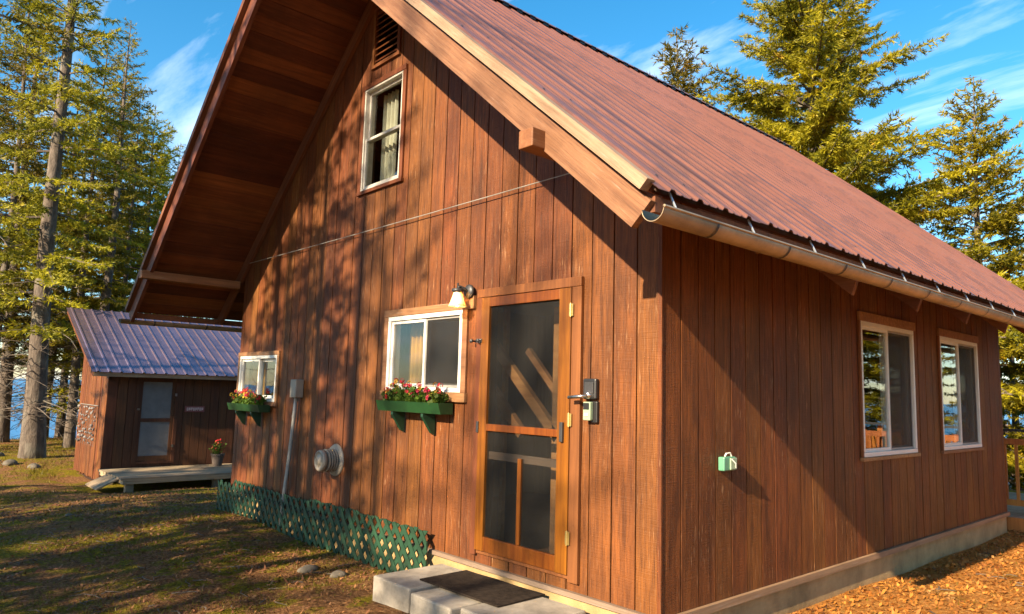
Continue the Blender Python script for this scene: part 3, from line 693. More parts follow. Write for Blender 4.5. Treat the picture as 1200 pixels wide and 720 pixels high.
lk = tag(empty('keypad_lock', (-0.585, -0.004, 1.39)), 'black lever lock mounted on the boards right of the screen door', 'lock')
MB().box(-0.062, 0.062, -0.040, 0, -0.06, 0.085).build('housing', 'black', lk, bevel=0.012)
MB().box(-0.040, 0.040, -0.046, -0.0405, -0.02, 0.06).build('keypad', 'dark_metal', lk, bevel=0.004)
MB().tube([(-.005, -.04, -.03), (-.008, -.085, -.035), (-.03, -.10, -.042), (-.14, -.10, -.05)], 0.013, 10).build('lever', 'steel', lk, smooth=True)
MB().lathe([(0, -.062), (.024, -.06), (.028, -.041)], (-.005, 0, -.03), 'y', 16).build('rosette', 'steel', lk, smooth=True)
kb = tag(empty('key_box', (-0.565, -0.004, 1.235)), 'pale green key safe fixed just below the black lever lock', 'key safe')
MB().box(-0.012, 0.045, -0.028, 0, -0.065, 0.082).build('back_plate', 'black', kb, bevel=0.006)
MB().box(-0.055, 0.012, -0.062, -0.0285, -0.05, 0.078).build('cover', 'palemint', kb, bevel=0.006)
MB().box(-0.048, 0.004, -0.067, -0.0625, 0.025, 0.070).build('dial_window', 'black', kb, bevel=0.002)
MB().box(-0.040, -0.004, -0.068, -0.0625, -0.02, 0.0).build('slide_tab', 'white', kb, bevel=0.002)

ob = tag(empty('tap_cover', (0.004, 0.715, 0.915)), 'small mint green plastic box on the shaded side wall', 'junction box')
MB().box(0, 0.05, -0.075, 0.075, -0.05, 0.045).build('box_body', 'mint', ob, bevel=0.008)
MB().box(0.0505, 0.062, -0.010, 0.070, -0.042, 0.038).build('cover', 'palemint', ob, bevel=0.004)
MB().tube([(0.063, .0, .03), (0.075, .03, .0), (0.064, .05, -.03)], 0.005, 6).build('clip', 'white', ob)
MB().tube([(0.02, -.02, .046), (0.025, -.01, .066), (0.03, .03, .07), (0.03, .05, .046)], 0.006, 6).build('loop', 'white', ob)

vt = tag(empty('wall_vent', (-4.18, -0.004, 0.60)), 'round beige flue vent cap sticking out of the gable wall', 'vent')
MB().lathe([(0, -.022), (.160, -.020), (.168, -.006), (.168, 0)], ax='y', n=32).build('flange', 'plastic', vt, smooth=True)
MB().lathe([(.080, -.02), (.080, -.17)], ax='y', n=24).build('pipe', 'dark_metal', vt, smooth=True)
for q in range(4): MB().lathe([(.081, -.035 - q * .028), (.118, -.037 - q * .028), (.118, -.049 - q * .028), (.081, -.051 - q * .028)], ax='y', n=28).build('fin', 'plastic', vt)
MB().lathe([(0, -.205), (.045, -.204), (.05, -.195), (.085, -.197), (.092, -.204), (.104, -.198), (.112, -.185), (.112, -.155), (.085, -.153)], ax='y', n=28).build('end_cap', 'plastic', vt, smooth=True)

cd = tag(empty('conduit', (-5.10, -0.004, 1.33)), 'grey conduit pipe leaning down from a small beige box on gable wall', 'conduit')
MB().box(-0.075, 0.075, -0.10, 0, -0.10, 0.11).build('junction_box', 'plastic', cd, bevel=0.010)
MB().tube([(-.02, -.045, -.10), (-.04, -.045, -.35), (-.09, -.05, -.8), (-.15, -.055, -1.18), (-.20, -.055, -1.60)], 0.021, 12).build('pipe', 'pvc', cd, smooth=True)
MB().tube([(-.036, -.045, -.30), (-.038, -.045, -.33)], 0.026, 12).build('coupling', 'pvc', cd)

wr = MB(); pts = []
for i in range(33):
    f = i / 32; pts.append((-6.90 + f * 6.20, -0.045, 3.0 - 0.010 * 4 * f * (1 - f) + 0.0))
wr.tube(pts, 0.0045, 5); tag(wr.build('cable', 'pvc'), 'thin pale cable strung straight across the upper gable wall', 'cable')

# window boxes
def flower(loc, seed, size, label, group, reds=0.7):
    rr = random.Random(seed); root = tag(empty('flowering_plant', loc), label, 'flowers', group)
    lv, pr, py, stems = [], [], [], MB()
    for i in range(44):
        a = rr.uniform(0, 6.28); rad = rr.uniform(0.02, 1.0) * size * 0.75; h = rr.uniform(0.15, 0.95) * size
        c = Vector((math.cos(a) * rad, math.sin(a) * rad * 0.7, h)); s_ = rr.uniform(0.016, 0.030)
        n_ = Vector((rr.uniform(-1, 1), rr.uniform(-1.2, .6), rr.uniform(.2, 1))).normalized(); t_ = n_.orthogonal().normalized(); b_ = n_.cross(t_)
        ring = [c + (t_ * math.cos(q) + b_ * math.sin(q)) * s_ * (1 if j % 2 else .72) + n_ * (s_ * .25 if j % 2 else 0) for j, q in enumerate([k_ * math.pi / 4 for k_ in range(8)])]
        for k_ in range(8): lv += [c, ring[k_], ring[(k_ + 1) % 8]]
        stems.tube([(c.x * .3, c.y * .3, 0), tuple(c)], 0.002, 3)
    for i in range(8):
        a = rr.uniform(0, 6.28); rad = rr.uniform(0, 1) * size * 0.7; c = Vector((math.cos(a) * rad, math.sin(a) * rad * .7 - .01, rr.uniform(.5, 1.25) * size))
        tgt = pr if rr.random() < reds else py
        stems.tube([(c.x * .3, c.y * .3, 0), tuple(c)], 0.002, 3)
        for f_ in range(6):
            d_ = Vector((rr.gauss(0, 1), rr.gauss(0, 1) - .4, rr.gauss(0, 1) + .5)).normalized(); cc = c + d_ * 0.016; t_ = d_.orthogonal().normalized(); b_ = d_.cross(t_)
            for k_ in range(5):
                q = k_ * 1.2566; q2 = q + 1.0
                tgt += [cc, cc + (t_ * math.cos(q) + b_ * math.sin(q)) * .014 + d_ * .004, cc + (t_ * math.cos(q2) + b_ * math.sin(q2)) * .014 + d_ * .004]
    link('leaves', trimesh('leaves', [tuple(v) for v in lv], 'leaf_green'), root)
    if pr: link('red_blossoms', trimesh('red_blossoms', [tuple(v) for v in pr], 'petal_red'), root)
    if py: link('yellow_blossoms', trimesh('yellow_blossoms', [tuple(v) for v in py], 'petal_yellow'), root)
    stems.build('stems', 'leaf_green', root)
    return root
def window_box(x0, x1, z0, z1, lab, flab, grp, seed):
    r = tag(empty('window_box', ((x0 + x1) / 2, -0.004, z0)), lab, 'planter', 'green window boxes'); hw = (x1 - x0) / 2; h = z1 - z0
    p = MB()
    p.prism([(-0.15, 0), (-0.14, 0), (-0.17, h), (-0.182, h)], -hw + .012, hw - .012, 'x')
    p.prism([(-0.032, 0), (-0.022, 0), (-0.022, h), (-0.032, h)], -hw + .012, hw - .012, 'x')
    for e in (-hw, hw - .012): p.prism([(-0.15, 0), (-0.022, 0), (-0.022, h), (-0.182, h)], e, e + .012, 'x')
    p.box(-hw + .012, hw - .012, -0.14, -0.032, 0, 0.012); p.build('planter', 'green_paint', r)
    MB().box(-hw + .013, hw - .013, -0.160, -0.033, h - .04, h - .02).build('soil', 'soil', r)
    for bx in (-hw * .52, hw * .45):
        MB().prism([(-0.018, -0.005), (-0.15, -0.005), (-0.15, -0.03), (-0.05, -0.17), (-0.018, -0.19)], bx - .018, bx + .018, 'x').build('bracket', 'bracket', r)
    nfl = 7
    for i in range(nfl):
        flower((r.location.x + (i - (nfl - 1) / 2) * (2 * hw - .10) / nfl * 1.02, -0.105, z0 + h - .02), seed + i, 0.145 * (0.8 + .35 * ((i * 7) % 5) / 4), flab, grp)
window_box(-3.15, -2.16, 1.16, 1.255, 'green painted flower box under the sliding window beside the porch lamp', 'red and yellow flowers in the green box under the window beside the porch lamp', 'flowers in the window box by the door', 100)
window_box(-6.86, -5.86, 1.03, 1.12, 'green painted flower box under the small window at the far gable corner', 'red and yellow flowers in the green box under the small far corner window', 'flowers in the far window box', 200)

# ------------------------------------------------------------------ step blocks and mat
def block(x0, x1, y0, y1, zt, lab, rz=0):
    cx_, cy_ = (x0 + x1) / 2, (y0 + y1) / 2
    o = MB().box(x0 - cx_, x1 - cx_, y0 - cy_, y1 - cy_, -0.26, 0).build('concrete_block', 'concrete', None, (cx_, cy_, zt), bevel=0.014)
    o.rotation_euler = (0, 0, rz); return tag(o, lab, 'block', 'concrete step blocks')
block(-2.19, -1.70, -0.72, -0.05, -0.075, 'pale concrete step block nearest the green lattice, left of the doormat', 0.01)
block(-1.650, -1.170, -0.74, -0.37, -0.088, 'pale concrete step block at the front middle, under the doormat edge', -0.01)
block(-1.675, -1.14, -0.345, -0.05, -0.079, 'concrete step block under the doormat against the door wall', 0.0)
block(-1.120, -0.56, -0.70, -0.06, -0.074, 'pale concrete step block at the near end, right of the doormat', 0.015)
mb = MB(); nxm, nym = 14, 8; vs = []
rr = random.Random(5)
for k_ in (0.014, 0.004):
    for j in range(nym + 1):
        for i in range(nxm + 1): vs.append((-0.44 + .88 * i / nxm, -.23 + .46 * j / nym, k_ + 0.003 * math.sin(i * .8) * math.sin(j * .7)))
q = (nxm + 1) * (nym + 1); fs = []
for j in range(nym):
    for i in range(nxm):
        a = j * (nxm + 1) + i; fs.append((a, a + 1, a + nxm + 2, a + nxm + 1)); fs.append((q + a + nxm + 1, q + a + nxm + 2, q + a + 1, q + a))
for i in range(nxm):
    fs.append((i, q + i, q + i + 1, i + 1)); e = nym * (nxm + 1) + i; fs.append((e + 1, q + e + 1, q + e, e))
for j in range(nym):
    a = j * (nxm + 1); fs.append((a + nxm + 1, q + a + nxm + 1, q + a, a)); e = a + nxm; fs.append((e, q + e, q + e + nxm + 1, e + nxm + 1))
mb.add(vs, fs); mt = mb.build('doormat', 'mat', None, (-1.40, -0.29, -0.073)); mt.rotation_euler = (0, 0, 0.02)
tag(mt, 'dark worn rubber doormat on the concrete blocks before the screen door', 'doormat')

# ------------------------------------------------------------------ shed
SF = (-14.763, 0.206, -0.65)
shed = tag(empty('shed', SF), 'small brown board shed with blue-tinted metal roof behind the cabin', 'shed')
def sb(name, *a, mat='siding_shaded', par=shed, bevel=0): return MB().box(*a).build(name, mat, par, bevel=bevel)
SL, SD = 4.4, 2.5; ZO = 0.65     # local z = world z + .65
sdoor = (0.64, 1.40, 0.25, 2.10)
szt = lambda n_: 1.60 + 0.65 + (0.25 - n_) * 0.478 - 0.10
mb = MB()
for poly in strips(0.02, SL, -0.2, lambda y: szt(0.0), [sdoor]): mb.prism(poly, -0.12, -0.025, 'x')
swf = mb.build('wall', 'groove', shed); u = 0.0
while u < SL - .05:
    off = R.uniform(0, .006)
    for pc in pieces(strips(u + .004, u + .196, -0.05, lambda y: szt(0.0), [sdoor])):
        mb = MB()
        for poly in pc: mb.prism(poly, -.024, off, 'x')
        mb.weld().build('board', 'siding_shaded', swf)
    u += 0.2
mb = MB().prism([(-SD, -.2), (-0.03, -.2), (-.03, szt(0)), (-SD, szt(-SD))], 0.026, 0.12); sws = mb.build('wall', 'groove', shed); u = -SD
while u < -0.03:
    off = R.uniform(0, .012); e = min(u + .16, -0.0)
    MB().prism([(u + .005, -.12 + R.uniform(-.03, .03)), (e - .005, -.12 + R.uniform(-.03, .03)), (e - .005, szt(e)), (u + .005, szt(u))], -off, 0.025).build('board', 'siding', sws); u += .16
sb('wall', -SD, -SD + .1, 0.12, SL, -0.2, szt(-SD), mat='groove'); MB().prism([(-SD, -.2), (-0.03, -.2), (-.03, szt(0)), (-SD, szt(-SD))], SL - .1, SL - .001).build('wall', 'siding_shaded', shed)
RA, RB = 0.28, -2.95
mb = MB().prism([(RA, szt(RA) + .02), (RB, szt(RB) + .02), (RB, szt(RB) + .075), (RA, szt(RA) + .075)], -0.34, SL + .3); srf = mb.build('roof', 'groove', shed)
prof = [(0, 0)] + [p for r_ in range(4) for p in (((r_ + .5) * .2245 - .03, 0), ((r_ + .5) * .2245 - .014, .022), ((r_ + .5) * .2245 + .014, .022), ((r_ + .5) * .2245 + .03, 0))] + [(.898, 0)]
vs = []; n_ = len(prof)
for dz in (0, -.004):
    for x in (RA + .05, RB - .03):
        for w, h in prof: vs.append((x, w, szt(x) + .082 + h + dz))
fs = []
for i in range(n_ - 1):
    fs += [(i, i + 1, n_ + i + 1, n_ + i), (3 * n_ + i, 3 * n_ + i + 1, 2 * n_ + i + 1, 2 * n_ + i), (2 * n_ + i, 2 * n_ + i + 1, i + 1, i)]
pm = MB().add(vs, fs).mesh('roof_panel'); pm.materials.append(MAT['shed_roof'])
for i in range(6): link('roof_panel', pm, srf, (0, -.40 + i * .9, 0))
MB().box(RA - .02, RA + .012, -.36, SL + .3, szt(RA) - .035, szt(RA) + .06).build('eave_fascia', 'strip_y', shed)
MB().prism([(RA, szt(RA) - .04), (RB, szt(RB) - .04), (RB, szt(RB) + .07), (RA, szt(RA) + .07)], -.375, -.345).build('barge_board', 'siding', shed)
sd = empty('shed_door'); sd.parent = shed
a0, a1, c0, c1 = sdoor
for nm, a in (('casing', (a0 - .07, a0, c0 - .05, c1 + .07)), ('casing', (a1, a1 + .07, c0 - .05, c1 + .07)), ('casing', (a0, a1, c1, c1 + .07)), ('casing', (a0, a1, c0 - .05, c0))): MB().box(.0065, .03, *a).build(nm, 'siding_shaded', sd)
for a in ((a0, a0 + .07, c0, c1), (a1 - .07, a1, c0, c1)): MB().box(-.03, .004, *a).build('stile', 'siding_shaded', sd)
for a in ((c1 - .09, c1), (c0, c0 + .12), (1.12, 1.20)): MB().box(-.03, .003, a0 + .071, a1 - .071, *a).build('rail', 'siding_shaded', sd)
for a in ((c0 + .12, 1.12), (1.20, c1 - .09)): MB().box(-.018, -.014, a0 + .07, a1 - .07, *a).build('screen', 'shedscreen', sd)
for hz in (.55, 1.7): MB().box(.031, .04, a1 - .01, a1 + .03, hz, hz + .06).build('hinge', 'steel', sd)
MB().box(.031, .05, a0 - .03, a0 + .02, 1.38, 1.42).build('latch', 'steel', sd)
# sign board with pale lettering
sg = tag(empty('name_sign', (SF[0] + .008, SF[1] + 1.85, 0.76)), 'small dark red name board beside the shed door', 'sign')
MAT['sign'] = plain('sign_red', (0.16, 0.045, 0.045), 0.6); MAT['sign_txt'] = plain('sign_paint', (0.62, 0.52, 0.50), 0.6)
MB().box(0, .018, -.22, .22, -.068, .068).build('board', 'sign', sg)
lt = MB(); rs_ = random.Random(12)          # unreadable in the photograph: only the pale strokes of the letters
for k in range(8):
    y_ = -.178 + k * .0475
    lt.box(.0182, .0202, y_, y_ + .010, -.034, .034)
    lt.box(.0182, .0202, y_ + .022, y_ + .031, -.034 + (k % 3) * .012, .034)
    lt.box(.0182, .0202, y_ + .0102, y_ + .0218, (-.034, -.004, .026)[k % 3], (-.026, .004, .034)[k % 3])
lt.build('lettering', 'sign_txt', sg)['kind'] = 'stuff'
# shed platform
pf = tag(empty('plank_platform', (SF[0], SF[1], -0.72)), 'low weathered plank platform in front of the shed door', 'platform')
for i in range(11): MB().box(0.05 + i * .168, 0.21 + i * .168, -.05 + R.uniform(-.02, .02), 3.9, .16, .20).build('plank', 'greywood', pf)
MB().box(1.87, 1.91, -.03, 3.9, .085, .159).build('fascia', 'greywood', pf)
MB().box(0.05, 1.86, -.03, .01, .085, .159).build('joist', 'greywood', pf)
for a in (.05, 1.75, 3.4):
    for b_ in (.15, 1.70): MB().box(b_, b_ + .14, a, a + .14, -.25, .158).build('leg', 'greywood', pf)
tag(MB().prism([(-.06, .0), (-.06, -.03), (-.42, -.20), (-.42, -.17)], -.45, .45, 'x').build('ramp_board', 'greywood', None, (SF[0] + 1.2, SF[1], -.55)), 'short grey board sloping to the ground off the platform end', 'ramp')
pt = tag(empty('flower_pot', (SF[0] + .45, SF[1] + 2.30, -0.52)), 'dark clay flower pot on the plank platform by the shed', 'pot')
MB().lathe([(0, 0), (.10, 0), (.14, .24), (.155, .24), (.155, .28), (.135, .28), (.13, .24), (0, .235)], n=20).build('pot_body', 'terracotta', pt, smooth=False)
flower((SF[0] + .45, SF[1] + 2.30, -0.29), 300, 0.30, 'red flowers growing in the dark clay pot by the shed', None, 0.9)
flower((SF[0] + .49, SF[1] + 2.22, -0.29), 301, 0.26, 'leafy red-flowered sprig at the near side of the clay pot', None, 0.9)
# hanging strings of shells on the shed side
hs_ = tag(empty('shell_garland', (SF[0] - .9, SF[1] - .02, 0.80)), 'grey strings of shells hanging on the end wall of the shed', 'garland')
MB().tube([(.35, -.01, 0), (-1.35, -.01, 0)], .008, 5).build('string', 'pvc', hs_)
for c in range(9):
    xx = .30 - c * .20 + R.uniform(-.05, .05); MB().tube([(xx, -.02, 0), (xx, -.03, -.9)], .004, 4).build('string', 'pvc', hs_)
    for q in range(9):
        if R.random() < .25: continue
        ob_ = MB().lathe([(0, .016), (.022, .012), (.036, 0), (.022, -.012), (0, -.016)], n=7).build('shell', 'shell', hs_, (xx + R.uniform(-.03, .03), -.05, -.06 - q * .095 + R.uniform(-.02, .02))); ob_.rotation_euler = (R.uniform(0, 3), R.uniform(0, 3), 0); ob_.scale = (R.uniform(.7, 1.2),) * 3

# ------------------------------------------------------------------ deck at the far end
dk = tag(empty('deck', (0, 7.6, -0.12)), 'raised timber deck with cedar railing beyond the far end of cabin', 'deck')
for i in range(22): MB().box(-3.0, 5.2, .02 + i * .145, .158 + i * .145, 0, .035).build('plank', 'greywood', dk)
MB().box(-3.0, 5.2, -.02, .019, -.14, .03).build('fascia', 'orangewood', dk)
for i in range(6): MB().box(-2.9 + i * 1.58, -2.78 + i * 1.58, .1, .22, -1.2, -.001).build('post', 'greywood', dk)
MB().box(-3.0, 5.2, .54, .63, 1.13, 1.165).build('top_rail', 'dark_metal', dk); MB().box(-3.0, 5.2, .56, .61, .95, 1.03).build('rail', 'orangewood', dk); MB().box(-3.0, 5.2, .56, .61, .12, .20).build('rail', 'orangewood', dk)
i = 0; xx = -2.9
while xx < 5.2:
    MB().box(xx, xx + .036, .565, .605, .201, .949).build('baluster', 'orangewood', dk); xx += .135
for xx in (-3, -1.4, .20, 1.8, 3.4, 5.1): MB().box(xx, xx + .09, .65, .74, .036, 1.12).build('rail_post', 'orangewood', dk)
def adirondack(loc, rz, lab):
    r = tag(empty('deck_chair', loc, rz), lab, 'chair', 'slatted chairs on the deck')
    for k_ in range(6): MB().prism([(-.28 + k_ * .1, .36 - k_ * .03), (-.19 + k_ * .1, .335 - k_ * .03), (-.19 + k_ * .1, .357 - k_ * .03), (-.28 + k_ * .1, .382 - k_ * .03)], -.26, .26, 'x').build('seat_slat', 'orangewood', r)
    for k_ in range(5):
        x_ = -.25 + k_ * .105; h = .98 - abs(k_ - 2) * .05
        MB().prism([(.26, .20), (.28, .20), (.28 + .34 * (h - .2), h), (.26 + .34 * (h - .2), h)], x_, x_ + .085, 'x').build('back_slat', 'orangewood', r)
    for s in (-1, 1):
        MB().box(s * .34 - .06, s * .34 + .06, -.34, .40, .56, .582).build('arm_rest', 'orangewood', r)
        MB().box(s * .31 - .012, s * .31 + .012, -.30, -.20, 0, .559).build('leg', 'orangewood', r)
        MB().prism([(-.30, .26), (-.30, .36), (.60, .10), (.60, 0)], s * .285 - .011, s * .285 + .011, 'x').build('leg', 'orangewood', r)
adirondack((1.25, 9.5, -.085), 2.7, 'orange slatted deck chair nearer the cabin wall'); adirondack((2.35, 9.6, -.085), 3.3, 'orange slatted deck chair farther along the deck'); adirondack((3.5, 9.7, -.085), 2.9, 'orange slatted deck chair at the outer deck end')

# ------------------------------------------------------------------ trees
def spruce(seed, H, z0, Rmax, whorl, per, tw_sp, nd_sp, top=0.8, bottom=0.25, droop=0.25, nl=0.10, nw=0.034, rt=0.22, dead=0, twk=0.42):
    rg = np.random.default_rng(seed)
    tris = []; limbs = MB(); trunk = MB()
    lean = rg.normal(0, .012, 2)
    cx_ = lambda z: np.array([lean[0] * z + .05 * math.sin(z * .5 + seed), lean[1] * z + .05 * math.cos(z * .43 + seed)])
    zz = np.linspace(-0.6, H, 22)
    path = [(cx_(z)[0], cx_(z)[1], z) for z in zz]
    trunk.tube(path, [max(.012, rt * (1 - max(z, 0) / H) ** .85 * (1.0 + .45 * math.exp(-max(z + .2, 0) * 1.8))) for z in zz], 9)
    z = z0; az = rg.uniform(0, 6.28)
    allb = []
    while z < H - 0.12:
        f = (z - z0) / (H - z0)
        rad = Rmax * (1 - f) ** top * (1 - (1 - min(1, f / .14)) * bottom) + 0.10
        for k in range(per if f < .9 else 4):
            az += 2.4 + rg.normal(0, .25)
            L = rad * rg.uniform(.62, 1.08)
            if rg.random() < .06: L *= .5
            allb.append((z + rg.normal(0, .09), az, L, f))
        z += whorl * (1.1 - .45 * f) * rg.uniform(.75, 1.25)
    for zb, az, L, f in allb:
        e0 = -.18 + .95 * f ** 1.3 + rg.normal(0, .09); dr_ = droop * (1 - f) * rg.uniform(.5, 1.4)
        h = np.array([math.cos(az), math.sin(az), 0]); side = np.array([-h[1], h[0], 0])
        c0 = np.array([*cx_(zb), zb]); bend = rg.normal(0, .10)
        def P(s):
            s = np.asarray(s)[:, None]; u_ = s / L
            return c0 + h * s + side * (bend * s * u_) + np.array([0, 0, 1.]) * (e0 * s - dr_ * L * u_ ** 2 * 1.0 + dr_ * .8 * L * u_ ** 3.2)
        if L > .5:
            q = P(np.linspace(0, L * .9, 5)); limbs.tube([tuple(p) for p in q], [max(.004, .020 * L ** .8 * (1 - i / 5.2)) for i in range(5)], 4, cap=False)
        s_ = np.arange(.16 * L, L * .985, tw_sp); s_ = s_ + rg.uniform(-.5, .5, len(s_)) * tw_sp
        if len(s_) == 0: continue
        base = P(s_); n_ = len(s_)
        st, dirs, ln = [], [], []
        for sg in (-1, 1):
            ang = rg.uniform(.75, 1.15, n_)
            d = h * np.cos(ang)[:, None] + side * (sg * np.sin(ang))[:, None] + np.array([0, 0, 1.]) * (rg.normal(-.12, .17, n_) - .25 * (1 - f) * (1 - s_ / L))[:, None]
            d /= np.linalg.norm(d, axis=1)[:, None]
            l = np.minimum(twk * (L - s_) + .10, .95) * rg.uniform(.45, 1.1, n_)
            st.append(base); dirs.append(d); ln.append(l)
        # tip shoot along the axis and shoots on the axis itself
        sa = np.linspace(.3 * L, L, max(3, int(L / .3))); pa = P(sa); da = np.diff(pa, axis=0); la = np.linalg.norm(da, axis=1)
        st.append(pa[:-1]); dirs.append(da / la[:, None]); ln.append(la * 1.05)
        st = np.concatenate(st); dirs = np.concatenate(dirs); ln = np.concatenate(ln)
        # side shoots on long twigs
        ix = np.nonzero(ln > .30)[0]
        if len(ix):
            ix2 = np.repeat(ix, 4); pos = rg.uniform(.25, .85, len(ix2)); s2 = st[ix2] + dirs[ix2] * (ln[ix2] * pos)[:, None]
            rnd = rg.normal(0, 1, (len(ix2), 3)); rnd[:, 2] *= .45; d2 = dirs[ix2] * .8 + rnd * .55; d2 /= np.linalg.norm(d2, axis=1)[:, None]
            st = np.concatenate([st, s2]); dirs = np.concatenate([dirs, d2]); ln = np.concatenate([ln, ln[ix2] * (1 - pos) * rg.uniform(.5, 1, len(ix2))])
        cnt = np.maximum(2, (ln / nd_sp).astype(int)); ii = np.repeat(np.arange(len(ln)), cnt)
        tpos = rg.uniform(0.02, 1.0, len(ii)); p = st[ii] + dirs[ii] * (ln[ii] * tpos)[:, None]; p[:, 2] -= (ln[ii] * tpos) ** 2 * .22
        d = dirs[ii]; rv = rg.normal(0, 1, (len(ii), 3)); rv[:, 2] += .25; rv -= d * (rv * d).sum(1)[:, None]; rv /= np.linalg.norm(rv, axis=1)[:, None] + 1e-9
        nd = d * .72 + rv * .62; nd /= np.linalg.norm(nd, axis=1)[:, None]
        wv = np.cross(nd, rg.normal(0, 1, (len(ii), 3))); wv /= np.linalg.norm(wv, axis=1)[:, None] + 1e-9
        l_ = nl * rg.uniform(.7, 1.3, len(ii)); w_ = nw * rg.uniform(.7, 1.3, len(ii))
        a = p - wv * w_[:, None] * .5; b_ = p + wv * w_[:, None] * .5; c = p + nd * l_[:, None]
        tris.append(np.stack([a, b_, c], 1).reshape(-1, 3))
    for i in range(dead):
        zb = rg.uniform(1.0, z0 + 1.0); az = rg.uniform(0, 6.28); L = rg.uniform(.4, 1.9); p = np.array([*cx_(zb), zb]); h = np.array([math.cos(az), math.sin(az), -.15 + rg.normal(0, .15)])
        q = [p + h * L * k_ / 4 + np.array([0, 0, -.10 * L * (k_ / 4) ** 2]) + rg.normal(0, .02, 3) * k_ for k_ in range(5)]
        limbs.tube([tuple(v) for v in q], [.014 * (1 - k_ / 5) + .003 for k_ in range(5)], 4, cap=False)
        for j in range(6):
            k_ = rg.integers(1, 5); d = rg.normal(0, 1, 3); d[2] *= .5; d = d / np.linalg.norm(d) * rg.uniform(.15, .5)
            limbs.tube([tuple(q[k_]), tuple(q[k_] + d * .5 + rg.normal(0, .02, 3)), tuple(q[k_] + d)], [.005, .004, .002], 3, cap=False)
    return np.concatenate(tris), limbs, trunk
VAR = {}
def variant(key, mat, **kw):
    t_, l_, k_ = spruce(**kw)
    a = trimesh('crown', t_, mat); b_ = l_.mesh('branches'); b_.materials.append(MAT['bark']); c = k_.mesh('trunk'); c.materials.append(MAT['bark'])
    for p in c.polygons: p.use_smooth = True
    VAR[key] = (a, b_, c, kw['H']); print('tree', key, len(t_) // 3)
variant('big', 'needles', seed=11, H=17.5, z0=1.6, Rmax=6.6, whorl=.52, per=6, tw_sp=.11, nd_sp=.024, top=.74, nl=.14, nw=.034, droop=.42, rt=.26, twk=.32)
variant('young', 'needles', seed=23, H=12.0, z0=.9, Rmax=4.1, whorl=.48, per=6, tw_sp=.11, nd_sp=.025, top=.88, nl=.13, nw=.034, droop=.30, rt=.17, twk=.38)
variant('tall', 'needles_dark', seed=37, H=18.0, z0=3.4, Rmax=2.8, whorl=.56, per=4, tw_sp=.12, nd_sp=.030, top=.70, nl=.12, nw=.034, droop=.42, rt=.24, dead=46, twk=.34)
variant('thin', 'needles_dark', seed=41, H=15.0, z0=3.8, Rmax=1.9, whorl=.52, per=4, tw_sp=.12, nd_sp=.036, top=.72, nl=.12, nw=.040, droop=.35, rt=.16, dead=50, twk=.36)
variant('sparse', 'needles_dark', seed=53, H=17.0, z0=5.5, Rmax=2.2, whorl=.80, per=3, tw_sp=.14, nd_sp=.052, top=.65, nl=.12, nw=.042, droop=.40, rt=.19, dead=40, twk=.32)
def tree(key, x, y, H, lab, grp, rz=None, z=None, wide=1.0):
    a, b_, c, h0 = VAR[key]; s = H / h0
    zz = float(hgt(x, y)) if z is None else z
    r = tag(empty('spruce_tree', (x, y, zz), R.uniform(0, 6.28) if rz is None else rz), lab, 'tree', grp); r.scale = (s * wide, s * wide, s)
    link('trunk', c, r); link('branches', b_, r)['kind'] = 'stuff'; link('crown', a, r); return r
G1, G2, G3, G4 = 'spruces behind the cabin', 'spruces in the wood by the lake', 'spruces across the yard behind the viewer', 'spruces by the deck'
tree('big', -7.0, 17.1, 18.6, 'large full sunlit spruce rising behind the roof ridge', G1, 0.4)
tree('young', -15.2, 21.5, 21.9, 'slim spruce tip showing just above the ridge left of the large spruce', G1)
tree('young', -3.1, 18.8, 13.2, 'narrow pointed sunlit spruce at the right, beside the large one', G1)
tree('tall', -4.6, 27.0, 13.0, 'spruce standing behind the pointed one at the far right', G1)
tree('young', -0.3, 18.2, 9.5, 'bushy spruce seen past the end of the cabin above the railing', G4)
tree('young', 1.8, 22.0, 12.0, 'yellowish spruce beyond the deck railing', G4)
for i, (x, y, k, H) in enumerate([(5.4, 15.5, 'young', 10), (8.2, 19.5, 'tall', 15), (4.6, 24, 'tall', 16), (11.5, 15, 'young', 12), (7.5, 26, 'thin', 14), (13, 22, 'tall', 16), (10.5, 9.5, 'tall', 15)]):
    tree(k, x, y, H, 'spruce standing right of the deck, seen mirrored in the side windows', 'spruces mirrored in the side windows')
L = [('tall', -19.9, -0.3, 19.5, 'thick grey trunked spruce at the left, nearest to the shed'),
     ('thin', -23.4, 1.2, 13.6, 'slender spruce with a bare reddish tip left of the shed roof'),
     ('young', -26.7, 3.7, 12.6, 'full sunlit spruce behind the shed roof'),
     ('tall', -22.6, 1.7, 14.0, 'dark trunked spruce right behind the shed corner'),
     ('thin', -27.9, 2.9, 15.0, 'thin spruce on the lake bank behind the shed corner'),
     ('tall', -26.4, -0.2, 16.5, 'spruce on the lake bank at the left picture edge'),
     ('thin', -28.2, 1.9, 14.0, 'far thin spruce at the water, left of the shed'),
     ('sparse', -11.0, -3.0, 14.5, 'near spruce whose dark boughs hang in at the top left corner')]
for k, x, y, H, lab in L: tree(k, x, y, H, lab, G2)
for i, (k, x, y, H) in enumerate([('thin', -28.5, 0.9, 12.5), ('thin', -28.0, 4.9, 12), ('thin', -25.6, 2.3, 13), ('thin', -24.9, 0.35, 13), ('thin', -24.0, -2.6, 14), ('tall', -29.0, -2.0, 17), ('thin', -27.2, 1.2, 14),
     ('thin', -27.4, -1.4, 15), ('thin', -29.6, 5.2, 12), ('tall', -27.5, 7.0, 12), ('thin', -21.5, -2.4, 14), ('thin', -23.2, -.9, 15), ('thin', -24.2, 2.7, 12.5)]):
    tree(k, x, y, H, 'spruce among the crowded wood between the shed and the lake', 'crowded spruces by the lake')
